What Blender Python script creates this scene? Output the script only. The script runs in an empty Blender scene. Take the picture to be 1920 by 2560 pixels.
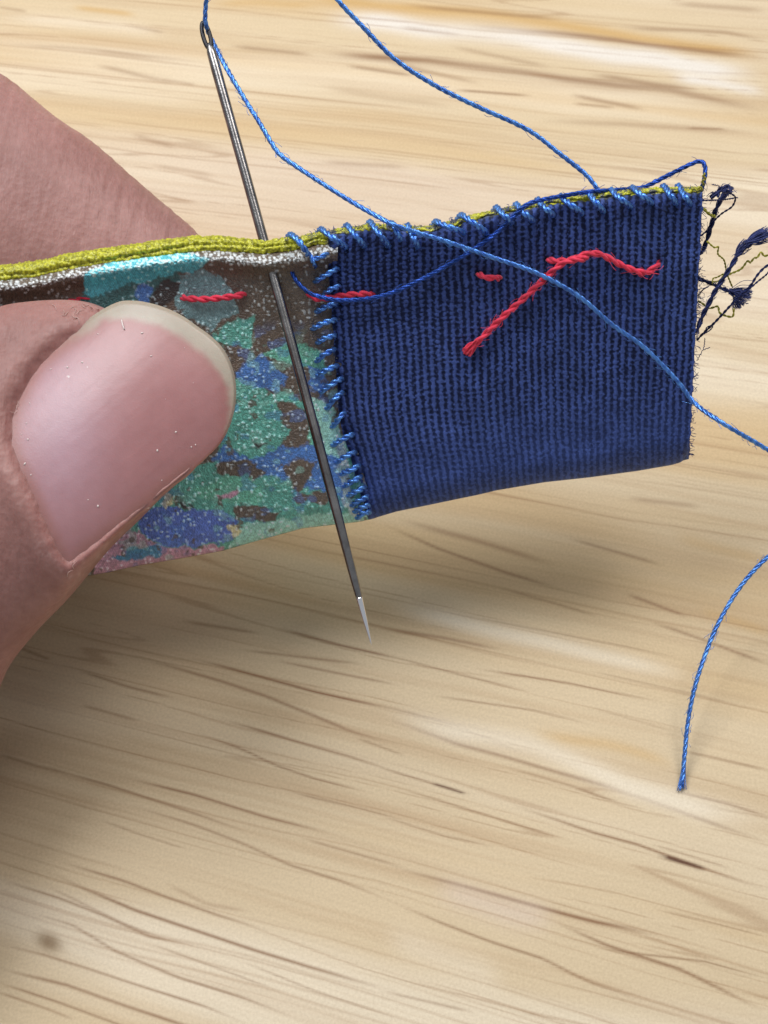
import bpy, math
import numpy as np
from mathutils import Vector
from mathutils.bvhtree import BVHTree

# ------------------------------------------------------------------ camera, world, lamps (1 unit = 1 cm)
scene = bpy.context.scene
F = 3555.0                                     # focal length in photo pixels (photo 1920 x 2560)
PITCH = math.radians(60)
FWD = np.array([0.0, math.cos(PITCH), -math.sin(PITCH)])
UP = np.array([0.0, math.sin(PITCH), math.cos(PITCH)])
RT = np.array([1.0, 0.0, 0.0])
DIST = 10.7
CAM = -FWD * DIST
cd = bpy.data.cameras.new('camera'); cam = bpy.data.objects.new('camera', cd)
scene.collection.objects.link(cam); scene.camera = cam
cam.location = CAM; cam.rotation_euler = (math.pi / 2 - PITCH, 0, 0)
cd.sensor_fit = 'VERTICAL'; cd.sensor_height = 36; cd.lens = 50
cd.clip_start = 0.5; cd.clip_end = 500
cd.dof.use_dof = True; cd.dof.focus_distance = 8.85; cd.dof.aperture_fstop = 1.35

world = bpy.data.worlds.new('World'); scene.world = world; world.use_nodes = True
bg = world.node_tree.nodes['Background']
bg.inputs[0].default_value = (0.88, 0.93, 1.0, 1); bg.inputs[1].default_value = 0.34

def area_lamp(name, loc, target, sx, sy, power, col):
    l = bpy.data.lights.new(name, 'AREA'); l.shape = 'RECTANGLE'; l.size = sx; l.size_y = sy
    l.energy = power; l.color = col
    o = bpy.data.objects.new(name, l); scene.collection.objects.link(o)
    o.location = loc
    o.rotation_euler = (Vector(target) - Vector(loc)).to_track_quat('-Z', 'Y').to_euler()
area_lamp('window_light', (-11, 10, 24), (0, 0, 1.5), 16, 13, 5400, (0.97, 0.98, 1.0))
area_lamp('side_window_light', (9, 13, 24), (0, 0, 2), 12, 10, 3100, (1.0, 0.96, 0.92))
scene.view_settings.view_transform = 'Standard'; scene.view_settings.look = 'None'
scene.view_settings.exposure = 0.0; scene.view_settings.gamma = 1.0

# ------------------------------------------------------------------ helpers
rng = np.random.default_rng(7)

def P(px, py, d):
    px = np.asarray(px, float); py = np.asarray(py, float); d = np.asarray(d, float)
    px, py, d = np.broadcast_arrays(px, py, d)
    return CAM + d[..., None] * (FWD + ((px - 960) / F)[..., None] * RT - ((py - 1280) / F)[..., None] * UP)

def PX(w):
    r = np.asarray(w, float) - CAM
    d = r @ FWD
    return 960 + F * (r @ RT) / d, 1280 - F * (r @ UP) / d, d

def table_depth(px, py):
    k = FWD[2] - ((np.asarray(py, float) - 1280) / F) * UP[2]
    return -CAM[2] / k

def lin(r, g, b):
    c = np.array([r, g, b], float) / 255
    return np.where(c <= 0.04045, c / 12.92, ((c + 0.055) / 1.055) ** 2.4)

def hash2(ix, iy, seed=0):
    n = (ix.astype(np.int64) * 374761393 + iy.astype(np.int64) * 668265263 + seed * 1442695041) & 0x7fffffff
    n = ((n ^ (n >> 13)) * 1274126177) & 0x7fffffff
    n = ((n ^ (n >> 16)) * 668265263) & 0x7fffffff
    return ((n ^ (n >> 11)) & 0xffffff) / float(0xffffff)

def vnoise(x, y, seed=0):
    x, y = np.broadcast_arrays(np.asarray(x, float), np.asarray(y, float))
    ix = np.floor(x); iy = np.floor(y); fx = x - ix; fy = y - iy
    fx = fx * fx * (3 - 2 * fx); fy = fy * fy * (3 - 2 * fy)
    a = hash2(ix, iy, seed); b = hash2(ix + 1, iy, seed); c = hash2(ix, iy + 1, seed); d = hash2(ix + 1, iy + 1, seed)
    return (a + (b - a) * fx) * (1 - fy) + (c + (d - c) * fx) * fy

def fbm(x, y, seed=0, octaves=4):
    s = 0; a = 0.5; t = 0
    for i in range(octaves):
        s = s + a * vnoise(x * 2 ** i, y * 2 ** i, seed + 17 * i); t += a; a *= 0.5
    return s / t

def cells(x, y, seed=0, jitter=0.8):
    """nearest jittered cell point: distance, dx, dy, id value"""
    x, y = np.broadcast_arrays(np.asarray(x, float), np.asarray(y, float))
    ix = np.floor(x); iy = np.floor(y)
    best = np.full(x.shape, 9.0); bdx = np.zeros(x.shape); bdy = np.zeros(x.shape); bid = np.zeros(x.shape)
    for i in (-1, 0, 1):
        for j in (-1, 0, 1):
            cx = ix + i + 0.5 + jitter * (hash2(ix + i, iy + j, seed) - 0.5)
            cy = iy + j + 0.5 + jitter * (hash2(ix + i, iy + j, seed + 5) - 0.5)
            dx = x - cx; dy = y - cy; d = np.hypot(dx, dy)
            m = d < best
            best = np.where(m, d, best); bdx = np.where(m, dx, bdx); bdy = np.where(m, dy, bdy)
            bid = np.where(m, hash2(ix + i, iy + j, seed + 9), bid)
    return best, bdx, bdy, bid

def sstep(a, b, x):
    t = np.clip((x - a) / (b - a), 0, 1); return t * t * (3 - 2 * t)

def poly_sd(px, py, poly):
    """signed distance to a closed polygon, negative inside"""
    px = np.asarray(px, float); py = np.asarray(py, float)
    best = np.full(px.shape, 1e9); inside = np.zeros(px.shape, bool)
    n = len(poly)
    for i in range(n):
        x0, y0 = poly[i]; x1, y1 = poly[(i + 1) % n]
        ex, ey = x1 - x0, y1 - y0
        t = np.clip(((px - x0) * ex + (py - y0) * ey) / (ex * ex + ey * ey + 1e-9), 0, 1)
        best = np.minimum(best, np.hypot(px - x0 - t * ex, py - y0 - t * ey))
        c = ((y0 > py) != (y1 > py)) & (px < (x1 - x0) * (py - y0) / (y1 - y0 + 1e-12) + x0)
        inside ^= c
    return np.where(inside, -best, best)

def smooth_path(pts, step):
    """Catmull-Rom through the points, resampled at an even step"""
    p = np.array(pts, float)
    if len(p) > 2:
        e = np.vstack([2 * p[0] - p[1], p, 2 * p[-1] - p[-2]])
        out = []
        for i in range(1, len(e) - 2):
            t = np.linspace(0, 1, 24, endpoint=False)[:, None]
            out.append(0.5 * (2 * e[i] + (e[i + 1] - e[i - 1]) * t + (2 * e[i - 1] - 5 * e[i] + 4 * e[i + 1] - e[i + 2]) * t ** 2
                              + (3 * e[i] - e[i - 1] - 3 * e[i + 1] + e[i + 2]) * t ** 3))
        p = np.vstack(out + [p[-1:]])
    L = np.concatenate([[0], np.cumsum(np.linalg.norm(np.diff(p, axis=0), axis=1))])
    n = max(3, int(L[-1] / step) + 1)
    s = np.linspace(0, L[-1], n)
    return np.stack([np.interp(s, L, p[:, k]) for k in range(p.shape[1])], 1), s

def frames(p):
    t = np.gradient(p, axis=0); t /= np.linalg.norm(t, axis=1)[:, None] + 1e-12
    n = np.zeros_like(p); v = np.cross(t[0], [0.3, 0.2, 1.0]); v /= np.linalg.norm(v)
    for i in range(len(p)):
        v = v - t[i] * (v @ t[i]); v /= np.linalg.norm(v) + 1e-12; n[i] = v
    return t, n, np.cross(t, n)

def make_mesh(name, V, Q, col=None, smooth=True):
    """V (n,3), Q (m,4) quads or (m,3) triangles"""
    me = bpy.data.meshes.new(name)
    V = np.ascontiguousarray(V, np.float32); Q = np.ascontiguousarray(Q, np.int32)
    k = Q.shape[1]
    me.vertices.add(len(V)); me.vertices.foreach_set('co', V.ravel())
    me.loops.add(Q.size); me.loops.foreach_set('vertex_index', Q.ravel())
    me.polygons.add(len(Q)); me.polygons.foreach_set('loop_start', np.arange(0, Q.size, k, dtype=np.int32))
    me.polygons.foreach_set('use_smooth', np.full(len(Q), smooth))
    me.update(calc_edges=True); me.validate()
    if col is not None: set_col(me, col)
    return me

def set_col(me, col):
    a = me.color_attributes.new('Col', 'FLOAT_COLOR', 'POINT')
    c = np.ones((len(me.vertices), 4), np.float32); c[:, :3] = col
    a.data.foreach_set('color', c.ravel())

def grid_quads(nr, nc, closed=False, base=0):
    r = np.arange(nr - 1)[:, None]; c = np.arange(nc if closed else nc - 1)[None, :]
    c1 = (c + 1) % nc
    q = np.stack([r * nc + c, r * nc + c1, (r + 1) * nc + c1, (r + 1) * nc + c], -1)
    return q.reshape(-1, 4) + base

def tube(p, rad, sides=6, cap=True):
    t, n, b = frames(p)
    rad = np.broadcast_to(np.asarray(rad, float), (len(p),))
    a = np.linspace(0, 2 * np.pi, sides, endpoint=False)
    V = p[:, None, :] + rad[:, None, None] * (np.cos(a)[None, :, None] * n[:, None, :] + np.sin(a)[None, :, None] * b[:, None, :])
    V = V.reshape(-1, 3); Q = grid_quads(len(p), sides, True)
    if cap:
        k = len(V); V = np.vstack([V, p[0], p[-1]])
        i = np.arange(sides); j = (i + 1) % sides; o = (len(p) - 1) * sides
        Q = np.vstack([Q, np.stack([j, i, np.full(sides, k), np.full(sides, k)], 1)[:, :4],
                       np.stack([o + i, o + j, np.full(sides, k + 1), np.full(sides, k + 1)], 1)])
    return V, Q

def fix_tris(me_name, V, Q, col=None):
    """quads with a doubled last index become triangles: split everything to triangles"""
    deg = Q[:, 2] == Q[:, 3]
    a = Q[~deg]; T = np.vstack([a[:, [0, 1, 2]], a[:, [0, 2, 3]], Q[deg][:, :3]])
    return make_mesh(me_name, V, T, col)

def merge(parts):
    Vs, Qs, Cs, o = [], [], [], 0
    for it in parts:
        V, Q = it[0], it[1]
        Vs.append(V); Qs.append(Q + o); o += len(V)
        if len(it) > 2: Cs.append(np.broadcast_to(it[2], (len(V), 3)))
    return np.vstack(Vs), np.vstack(Qs), (np.vstack(Cs) if Cs else None)

def twisted(p, r, plies=3, pitch=None, step=None, taper=0.0, seed=0, sides=6):
    """a twisted thread: helical plies round the path p (world points)"""
    pitch = pitch or r * 7.5
    q, s = smooth_path(p, step or pitch / 9)
    t, n, b = frames(q)
    rr = np.ones(len(q))
    if taper: rr = np.clip(np.minimum(s, s[-1] - s) / taper, 0.45, 1)
    rr = rr * (1 + 0.08 * (vnoise(s / (r * 5), 0.3, seed) - 0.5))
    out = []
    for k in range(plies):
        ph = 2 * np.pi * (s / pitch + k / plies) + 0.6 * (vnoise(s / (r * 12), 0.7, seed + 3) - 0.5)
        c = q + (rr * r * 0.5)[:, None] * (np.cos(ph)[:, None] * n + np.sin(ph)[:, None] * b)
        out.append(tube(c, rr * r * 0.56, sides))
    return out

def link(name, me, mat, parent=None, **props):
    o = bpy.data.objects.new(name, me); scene.collection.objects.link(o)
    if mat: me.materials.append(mat)
    if parent: o.parent = parent
    for k, v in props.items(): o[k] = v
    return o

def empty(name, **props):
    o = bpy.data.objects.new(name, None); scene.collection.objects.link(o)
    for k, v in props.items(): o[k] = v
    return o

# ------------------------------------------------------------------ materials
class NT:
    def __init__(s, name):
        s.m = bpy.data.materials.new(name); s.m.use_nodes = True; s.t = s.m.node_tree
        s.b = s.t.nodes['Principled BSDF']
    def n(s, kind, **kw):
        x = s.t.nodes.new(kind)
        for k, v in kw.items():
            if k in x.inputs: x.inputs[k].default_value = v
            else: setattr(x, k, v)
        return x
    def l(s, a, b): s.t.links.new(a, b)
    def set(s, **kw):
        for k, v in kw.items(): s.b.inputs[k.replace('_', ' ')].default_value = v
    def coord(s): return s.n('ShaderNodeTexCoord').outputs['Object']
    def noise(s, scale, detail=3, vec=None, rough=0.5):
        x = s.n('ShaderNodeTexNoise'); x.inputs['Scale'].default_value = scale; x.inputs['Detail'].default_value = detail
        x.inputs['Roughness'].default_value = rough
        s.l(vec or s.coord(), x.inputs['Vector']); return x.outputs['Fac']
    def ramp(s, fac, stops):
        x = s.n('ShaderNodeValToRGB'); e = x.color_ramp.elements
        e[0].position, e[0].color = stops[0][0], (*stops[0][1], 1); e[1].position, e[1].color = stops[-1][0], (*stops[-1][1], 1)
        for p_, c_ in stops[1:-1]: q = e.new(p_); q.color = (*c_, 1)
        s.l(fac, x.inputs['Fac']); return x.outputs['Color']
    def mix(s, fac, a, b, mode='MIX'):
        x = s.n('ShaderNodeMix', data_type='RGBA', blend_type=mode)
        for sock, v in ((x.inputs['Factor'], fac), (x.inputs['A'], a), (x.inputs['B'], b)):
            if isinstance(v, (int, float)): sock.default_value = v
            elif isinstance(v, (tuple, list)): sock.default_value = (*v, 1)
            else: s.l(v, sock)
        return x.outputs['Result']
    def bump(s, h, strength=0.3, dist=0.01, normal=None):
        x = s.n('ShaderNodeBump'); x.inputs['Strength'].default_value = strength; x.inputs['Distance'].default_value = dist
        s.l(h, x.inputs['Height'])
        if normal: s.l(normal, x.inputs['Normal'])
        return x.outputs['Normal']
    def attr(s, name='Col'):
        x = s.n('ShaderNodeAttribute'); x.attribute_name = name; return x.outputs['Color']

def mat_wood():
    m = NT('pale_wood'); co = m.coord()
    mp = m.n('ShaderNodeMapping'); mp.inputs['Scale'].default_value = (0.7, 15, 1)
    gr = m.n('ShaderNodeAttribute'); gr.attribute_name = 'grain'; m.l(gr.outputs['Vector'], mp.inputs['Vector'])
    g = m.noise(2.2, 5, mp.outputs['Vector'], 0.65)
    fine = m.noise(55, 2, co, 0.6)
    c = m.mix(1.0, m.attr(), m.ramp(g, [(0.25, (0.95, 0.94, 0.925)), (0.75, (1.04, 1.04, 1.04))]), 'MULTIPLY')
    c = m.mix(1.0, c, m.ramp(fine, [(0.3, (0.93, 0.92, 0.91)), (0.7, (1.06, 1.06, 1.06))]), 'MULTIPLY')
    m.l(c, m.b.inputs['Base Color'])
    m.l(m.bump(m.noise(38, 3, co), 0.12, 0.01), m.b.inputs['Normal'])
    m.set(Roughness=0.52, IOR=1.45); m.b.inputs['Specular IOR Level'].default_value = 0.35
    return m.m

def mat_thread(name, col, rough=0.38, sheen=0.3, spec=0.6, var=0.25, sheen_tint=None):
    m = NT(name); co = m.coord()
    v = m.noise(22, 2, co)
    lo = tuple(c * (1 - var) for c in col); hi = tuple(min(1, c * (1 + var)) for c in col)
    m.l(m.ramp(v, [(0.3, lo), (0.7, hi)]), m.b.inputs['Base Color'])
    m.l(m.bump(m.noise(140, 2, co), 0.5, 0.006), m.b.inputs['Normal'])
    m.set(Roughness=rough); m.b.inputs['Specular IOR Level'].default_value = spec
    m.b.inputs['Sheen Weight'].default_value = sheen; m.b.inputs['Sheen Roughness'].default_value = 0.4
    m.b.inputs['Sheen Tint'].default_value = (*(sheen_tint or col), 1)
    m.b.inputs['Specular Tint'].default_value = (*(sheen_tint or (1, 1, 1)), 1)
    return m.m

def mat_fabric(name, rough, spec, sheen, bump_scale, bump_str, tint=(1, 1, 1), coat=0.0):
    m = NT(name); co = m.coord()
    f = m.noise(60, 3, co, 0.6)
    c = m.mix(1.0, m.attr(), m.ramp(f, [(0.3, (0.78, 0.78, 0.78)), (0.7, (1.2, 1.2, 1.2))]), 'MULTIPLY')
    m.l(c, m.b.inputs['Base Color'])
    m.l(m.bump(m.noise(bump_scale, 2, co), bump_str, 0.01), m.b.inputs['Normal'])
    m.set(Roughness=rough); m.b.inputs['Specular IOR Level'].default_value = spec
    m.b.inputs['Specular Tint'].default_value = (*tint, 1)
    m.b.inputs['Sheen Weight'].default_value = sheen; m.b.inputs['Sheen Tint'].default_value = (*tint, 1)
    m.b.inputs['Coat Weight'].default_value = coat; m.b.inputs['Coat Roughness'].default_value = 0.3
    return m.m

def mat_skin():
    m = NT('skin'); co = m.coord()
    blot = m.noise(1.6, 4, co, 0.6); fine = m.noise(20, 4, co, 0.65)
    c = m.ramp(blot, [(0.3, (0.31, 0.148, 0.128)), (0.7, (0.43, 0.226, 0.202))])
    c = m.mix(1.0, c, m.ramp(fine, [(0.3, (0.90, 0.86, 0.85)), (0.7, (1.08, 1.09, 1.09))]), 'MULTIPLY')
    c = m.mix(1.0, c, m.attr(), 'MULTIPLY')
    m.l(c, m.b.inputs['Base Color'])
    mp = m.n('ShaderNodeMapping'); mp.inputs['Scale'].default_value = (14, 3.2, 3.2)
    m.l(co, mp.inputs['Vector'])
    wr = m.noise(2.0, 3, mp.outputs['Vector'], 0.6)
    n1 = m.bump(wr, 0.38, 0.022)
    vor = m.n('ShaderNodeTexVoronoi'); vor.inputs['Scale'].default_value = 26; m.l(co, vor.inputs['Vector'])
    n2 = m.bump(vor.outputs['Distance'], 0.22, 0.01, n1)
    m.l(m.bump(m.noise(70, 2, co), 0.2, 0.005, n2), m.b.inputs['Normal'])
    m.set(Roughness=0.5); m.b.inputs['Specular IOR Level'].default_value = 0.4
    m.b.inputs['Subsurface Weight'].default_value = 0.22
    m.b.inputs['Subsurface Radius'].default_value = (1.0, 0.36, 0.25)
    m.b.inputs['Subsurface Scale'].default_value = 0.14
    return m.m

def mat_nail():
    m = NT('nail'); co = m.coord()
    f = m.noise(9, 3, co, 0.6)
    c = m.mix(1.0, m.attr(), m.ramp(f, [(0.3, (0.95, 0.93, 0.93)), (0.7, (1.04, 1.04, 1.04))]), 'MULTIPLY')
    fl = m.noise(13, 2, co, 0.5)
    c = m.mix(m.ramp(fl, [(0.735, (0, 0, 0)), (0.765, (0.55, 0.55, 0.55))]), c, (0.85, 0.78, 0.74))
    m.l(c, m.b.inputs['Base Color'])
    n1 = m.bump(m.noise(18, 3, co), 0.10, 0.01)
    m.l(m.bump(m.noise(110, 2, co), 0.16, 0.004, n1), m.b.inputs['Normal'])
    m.set(Roughness=0.40); m.b.inputs['Specular IOR Level'].default_value = 0.75
    m.b.inputs['Subsurface Weight'].default_value = 0.3
    m.b.inputs['Subsurface Radius'].default_value = (1.0, 0.45, 0.38)
    m.b.inputs['Subsurface Scale'].default_value = 0.08
    m.b.inputs['Coat Weight'].default_value = 0.12; m.b.inputs['Coat Roughness'].default_value = 0.35
    return m.m

def mat_steel():
    m = NT('needle_steel'); co = m.coord()
    v = m.noise(6, 4, co, 0.7)
    m.l(m.ramp(v, [(0.3, (0.15, 0.145, 0.145)), (0.7, (0.36, 0.345, 0.335))]), m.b.inputs['Base Color'])
    m.l(m.bump(m.noise(80, 2, co), 0.18, 0.003), m.b.inputs['Normal'])
    m.set(Metallic=1.0, Roughness=0.24)
    return m.m

M_WOOD = mat_wood(); M_SKIN = mat_skin(); M_NAIL = mat_nail(); M_STEEL = mat_steel()
M_BLUE = mat_thread('blue_silk_thread', (0.11, 0.29, 1.0), 0.28, 0.2, 1.0, 0.45, (0.6, 0.78, 1.0))
M_BLUE.node_tree.nodes['Principled BSDF'].inputs['Metallic'].default_value = 0.8
M_BLUE_SHADED = mat_thread('shaded_blue_silk_thread', (0.03, 0.085, 0.40), 0.34, 0.3, 0.8, 0.5, (0.5, 0.7, 1.0))  # the same blue silk, darkened in colour to stand for shade
M_BLUE_SHADED.node_tree.nodes['Principled BSDF'].inputs['Metallic'].default_value = 0.8
M_RED = mat_thread('red_cotton_thread', (0.85, 0.05, 0.10), 0.55, 0.6, 0.4, 0.25, (1, 0.55, 0.6))
M_NAVYT = mat_thread('navy_loose_thread', (0.012, 0.018, 0.075), 0.6, 0.15, 0.4, 0.4, (0.5, 0.55, 1.0))
M_YELT = mat_thread('yellow_loose_thread', (0.36, 0.34, 0.035), 0.5, 0.3, 0.5, 0.3, (1, 1, 0.5))
M_FLORAL = mat_fabric('printed_satin', 0.30, 0.9, 0.0, 95, 0.9, (0.9, 0.97, 1.0), 0.0)
M_NAVY = mat_fabric('navy_ribbed_fabric', 0.62, 0.35, 0.25, 120, 0.5, (0.45, 0.6, 1.0))
M_LINING = mat_fabric('yellow_lining', 0.27, 0.8, 0.2, 90, 0.5, (1, 1, 0.55))

# ------------------------------------------------------------------ table top: one sheet, grain painted as colour on a grain-aligned grid
K0, K1 = 0.225, 0.018
def b_of(x, y): return (y + K0 * x) / (1 + K1 * x)
def y_of(x, b): return b - x * (K0 - K1 * b)

def wood_xy(px, py):
    w = P(px, py, table_depth(px, py)); return w[..., 0], b_of(w[..., 0], w[..., 1])

def build_table():
    xs = np.concatenate([[-40, -26, -16, -11, -8, -6.4], np.arange(-5.6, 5.61, 0.04), [6.4, 8, 11, 16, 26, 40]])
    bs = [-26.0, -18, -12, -8, -6.5]
    b = -5.2
    while b < 12: bs.append(b); b += 0.0085 + max(0, b + 4) * 0.0007
    bs += [14, 18, 24, 34, 48, 70]; bs = np.array(bs)
    X, B = np.meshgrid(xs, bs)
    Xc = np.clip(X, -16, 16)
    Y = y_of(Xc, B) - K0 * 0.5 * (X - Xc)
    wob = 0.10 * (fbm(X * 0.35, B * 0.5, 3, 3) - 0.5) + 0.03 * (vnoise(X * 1.3, B * 1.5, 8) - 0.5)
    base = lin(217, 196, 161)
    cream = lin(235, 221, 196); honey = lin(206, 168, 108); pink = lin(222, 203, 184); tan = lin(172, 132, 88)
    C = np.broadcast_to(base, X.shape + (3,)).copy()
    def blend(w, c):
        nonlocal C
        C = C * (1 - w[..., None]) + c * w[..., None]
    n = fbm(X * 0.12 + 3, (B + wob) * 1.1, 11, 4); blend(0.75 * sstep(0.50, 0.72, n), cream)
    n = fbm(X * 0.10, (B + wob) * 1.6, 12, 4); blend(0.45 * sstep(0.52, 0.75, n), honey)
    n = fbm(X * 0.12, (B + wob) * 0.9, 13, 3); blend(0.6 * sstep(0.5, 0.75, n), pink)
    n = fbm(X * 0.25, (B + wob) * 7, 21, 4); blend(0.17 * sstep(0.52, 0.75, n), tan)
    n = fbm(X * 0.35, (B + wob) * 16, 22, 3); blend(0.16 * sstep(0.52, 0.8, n), tan)
    n = fbm(X * 0.22 + 9, (B + wob * 1.5) * 5.5, 23, 2); r_ = np.abs(n - 0.5); blend(0.34 * sstep(0.018, 0.004, r_) * sstep(0.45, 0.6, fbm(X * 0.4, B * 2, 24, 2)), lin(150, 108, 70))
    tl = lambda z, s, ox, oy: [(ox + s * a, oy + s * c) for a, c in z]
    lines = []                     # (points in the photo, width px, strength, colour)
    D = lin(134, 92, 58); DK = lin(92, 56, 34)
    def reg(s, ox, oy, rows):
        for r in rows: lines.append((tl(r[0], s, ox, oy), r[1], r[2], r[3] if len(r) > 3 else D))
    reg(.6028, 0, 1500, [
        ([(780,240),(1300,380),(1659,460)], 4, .8), ([(540,230),(920,340),(1100,400),(1440,540),(1659,610)], 5, .6),
        ([(330,295),(540,365),(720,410)], 4, .6), ([(760,90),(1070,140)], 5, .45), ([(1160,120),(1420,190),(1659,245)], 4, .7),
        ([(1000,210),(1500,265)], 4, .45), ([(1130,250),(1659,355)], 4, .5), ([(930,500),(1200,580),(1450,650),(1659,720)], 4, .7),
        ([(800,550),(1000,620),(1150,690),(1300,740),(1540,800)], 3, .6), ([(350,440),(560,500)], 5, .4), ([(200,700),(450,770),(750,870),(1040,970)], 4, .65),
        ([(500,840),(800,935),(1000,1010),(1200,1100),(1400,1160),(1659,1265)], 4, .6), ([(520,740),(800,810),(1110,905),(1380,970)], 4, .8),
        ([(1260,990),(1500,1060),(1659,1105)], 4, .6), ([(1210,800),(1450,855),(1659,910)], 3, .5), ([(240,1085),(520,1170),(700,1240),(900,1310),(1100,1370)], 4, .65),
        ([(430,920),(560,970),(780,1040)], 3, .35), ([(0,1160),(250,1240),(450,1320),(620,1400),(830,1440)], 4, .65),
        ([(180,1120),(350,1200),(560,1290),(800,1370),(1040,1450),(1300,1530),(1659,1630)], 5, .8), ([(100,1290),(300,1350),(480,1460),(740,1570),(1000,1650),(1240,1740)], 4, .7),
        ([(0,1430),(170,1470),(360,1530),(600,1610),(850,1690),(1020,1759)], 4, .7), ([(0,1530),(280,1600),(500,1680),(740,1759),(900,1810)], 5, .8), ([(0,1590),(240,1670),(480,1759),(600,1800)], 4, .7),
        ([(0,1630),(200,1700),(300,1740)], 4, .5), ([(620,1430),(900,1530),(1150,1620)], 3, .5), ([(1000,1500),(1300,1620),(1659,1740)], 3, .5),
        ([(200,1190),(500,1340),(680,1410)], 4, .45), ([(1500,580),(1659,640)], 3, .5), ([(0,640),(160,690),(280,720)], 5, .4), ([(90,200),(190,240)], 5, .5),
        ([(700,1180),(860,1260),(1020,1290)], 6, .3)])
    reg(.615, 960, 1200, [
        ([(0,180),(220,280),(500,380),(740,450)], 5, .6), ([(60,160),(380,245),(700,345)], 9, .45), ([(480,440),(700,500),(860,550)], 4, .45),
        ([(760,240),(1000,310),(1130,350)], 5, .5), ([(1000,470),(1220,555)], 5, .6), ([(1085,580),(1290,650),(1561,750)], 5, .55),
        ([(230,535),(560,600),(980,680),(1250,740)], 3, .5), ([(0,600),(250,640),(480,690)], 6, .5), ([(380,770),(740,830),(1130,905)], 3, .75),
        ([(820,775),(1150,850),(1440,915)], 3, .5), ([(0,710),(300,790),(600,870)], 3, .5), ([(190,875),(600,940),(850,1000)], 3, .5), ([(850,930),(1160,1020)], 3, .3),
        ([(0,920),(300,1000),(570,1110)], 4, .5), ([(0,960),(300,1070),(620,1160),(900,1240),(1130,1320),(1400,1420),(1561,1470)], 6, .75),
        ([(500,1165),(760,1240),(990,1325)], 4, .5), ([(1170,1265),(1400,1320),(1561,1370)], 4, .7), ([(0,1175),(200,1235),(310,1268)], 3, .8),
        ([(225,1242),(312,1269)], 4, .95, DK), ([(80,1260),(400,1360),(750,1470)], 3, .5), ([(500,1310),(850,1430),(1030,1480),(1280,1575),(1561,1670)], 4, .7),
        ([(1150,1535),(1285,1577)], 6, .9, DK), ([(1110,1490),(1400,1580)], 3, .4), ([(0,1370),(250,1450),(430,1490)], 3, .5),
        ([(0,1560),(300,1640),(560,1715),(850,1790),(1150,1860)], 6, .75), ([(680,1790),(900,1890),(1200,1990),(1561,2170)], 5, .65),
        ([(0,1700),(230,1800),(420,1870),(640,1940),(840,2040),(1100,2130)], 4, .55), ([(1110,1750),(1561,1860)], 3, .45), ([(870,1910),(1300,1960),(1561,2030)], 3, .5),
        ([(0,2080),(350,2160)], 4, .5), ([(1200,1100),(1561,1180)], 4, .5), ([(1180,230),(1400,290),(1561,330)], 22, .4, honey), ([(1000,70),(1280,100)], 8, .4),
        ([(0,500),(500,620),(900,730),(1300,820)], 26, .8, cream), ([(0,950),(600,1090),(1000,1250),(1561,1400)], 34, .85, cream),
        ([(600,1030),(900,1080),(1200,1160)], 18, .5, honey), ([(200,1680),(700,1780)], 40, .5, pink), ([(0,1850),(500,2050)], 45, .4, cream), ([(1300,540),(1561,620)], 16, .4, honey)])
    reg(.6751, 800, 0, [
        ([(-100,-10),(700,60),(1200,150),(1659,200)], 24, .75, honey), ([(500,90),(1000,140),(1659,215)], 10, .6), ([(300,20),(900,70)], 8, .45),
        ([(1100,95),(1500,120),(1659,150)], 8, .5), ([(1300,10),(1659,40)], 10, .4),
        ([(0,60),(600,130),(1100,200),(1659,290)], 34, .95, lin(232, 224, 212)), ([(1300,290),(1659,340)], 20, .8, lin(232, 224, 212)),
        ([(0,200),(400,225),(900,290),(1300,340),(1659,410)], 13, .6), ([(250,230),(600,310)], 9, .4), ([(500,335),(780,355)], 5, .7),
        ([(930,350),(1200,400)], 8, .5), ([(950,385),(1080,400)], 5, .45), ([(800,450),(1300,470),(1659,495)], 10, .3), ([(1370,475),(1490,477)], 4, .6),
        ([(100,240),(350,280)], 7, .45), ([(0,320),(500,400)], 14, .25), ([(1000,280),(1400,330)], 10, .5), ([(300,100),(520,130)], 8, .25), ([(480,170),(860,250)], 9, .35), ([(0,600),(330,620)], 9, .3)])
    reg(.4822, 0, 0, [
        ([(380,40),(700,80)], 12, .6, honey), ([(700,140),(830,168)], 5, .5), ([(0,90),(900,170)], 24, .5, cream), ([(500,340),(900,430)], 9, .35),
        ([(1200,240),(1620,285)], 8, .5), ([(850,415),(1000,440)], 6, .35), ([(700,700),(900,760)], 10, .35), ([(1100,20),(1659,30)], 16, .6, honey),
        ([(0,225),(500,260),(1100,330)], 8, .25), ([(800,860),(1100,910)], 8, .3), ([(0,40),(120,60)], 6, .4)])
    g2 = np.random.default_rng(31)
    for j in range(230):                                           # fine, long, faint growth lines
        b0 = g2.uniform(-4.6, 9); x0 = g2.uniform(-7, 5); Lx = g2.uniform(2.0, 8); xx = np.linspace(x0, x0 + Lx, 12)
        lines.append((np.stack([xx, b0 + 0.09 * (vnoise(xx * 0.5, b0 * 0.8, 46) - .5) + 0.05 * (vnoise(xx * 1.1, b0 * 2, 47) - .5)], 1), g2.choice([1.5, 1.9, 2.4, 3.4]), g2.uniform(.12, .42), None))
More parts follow.
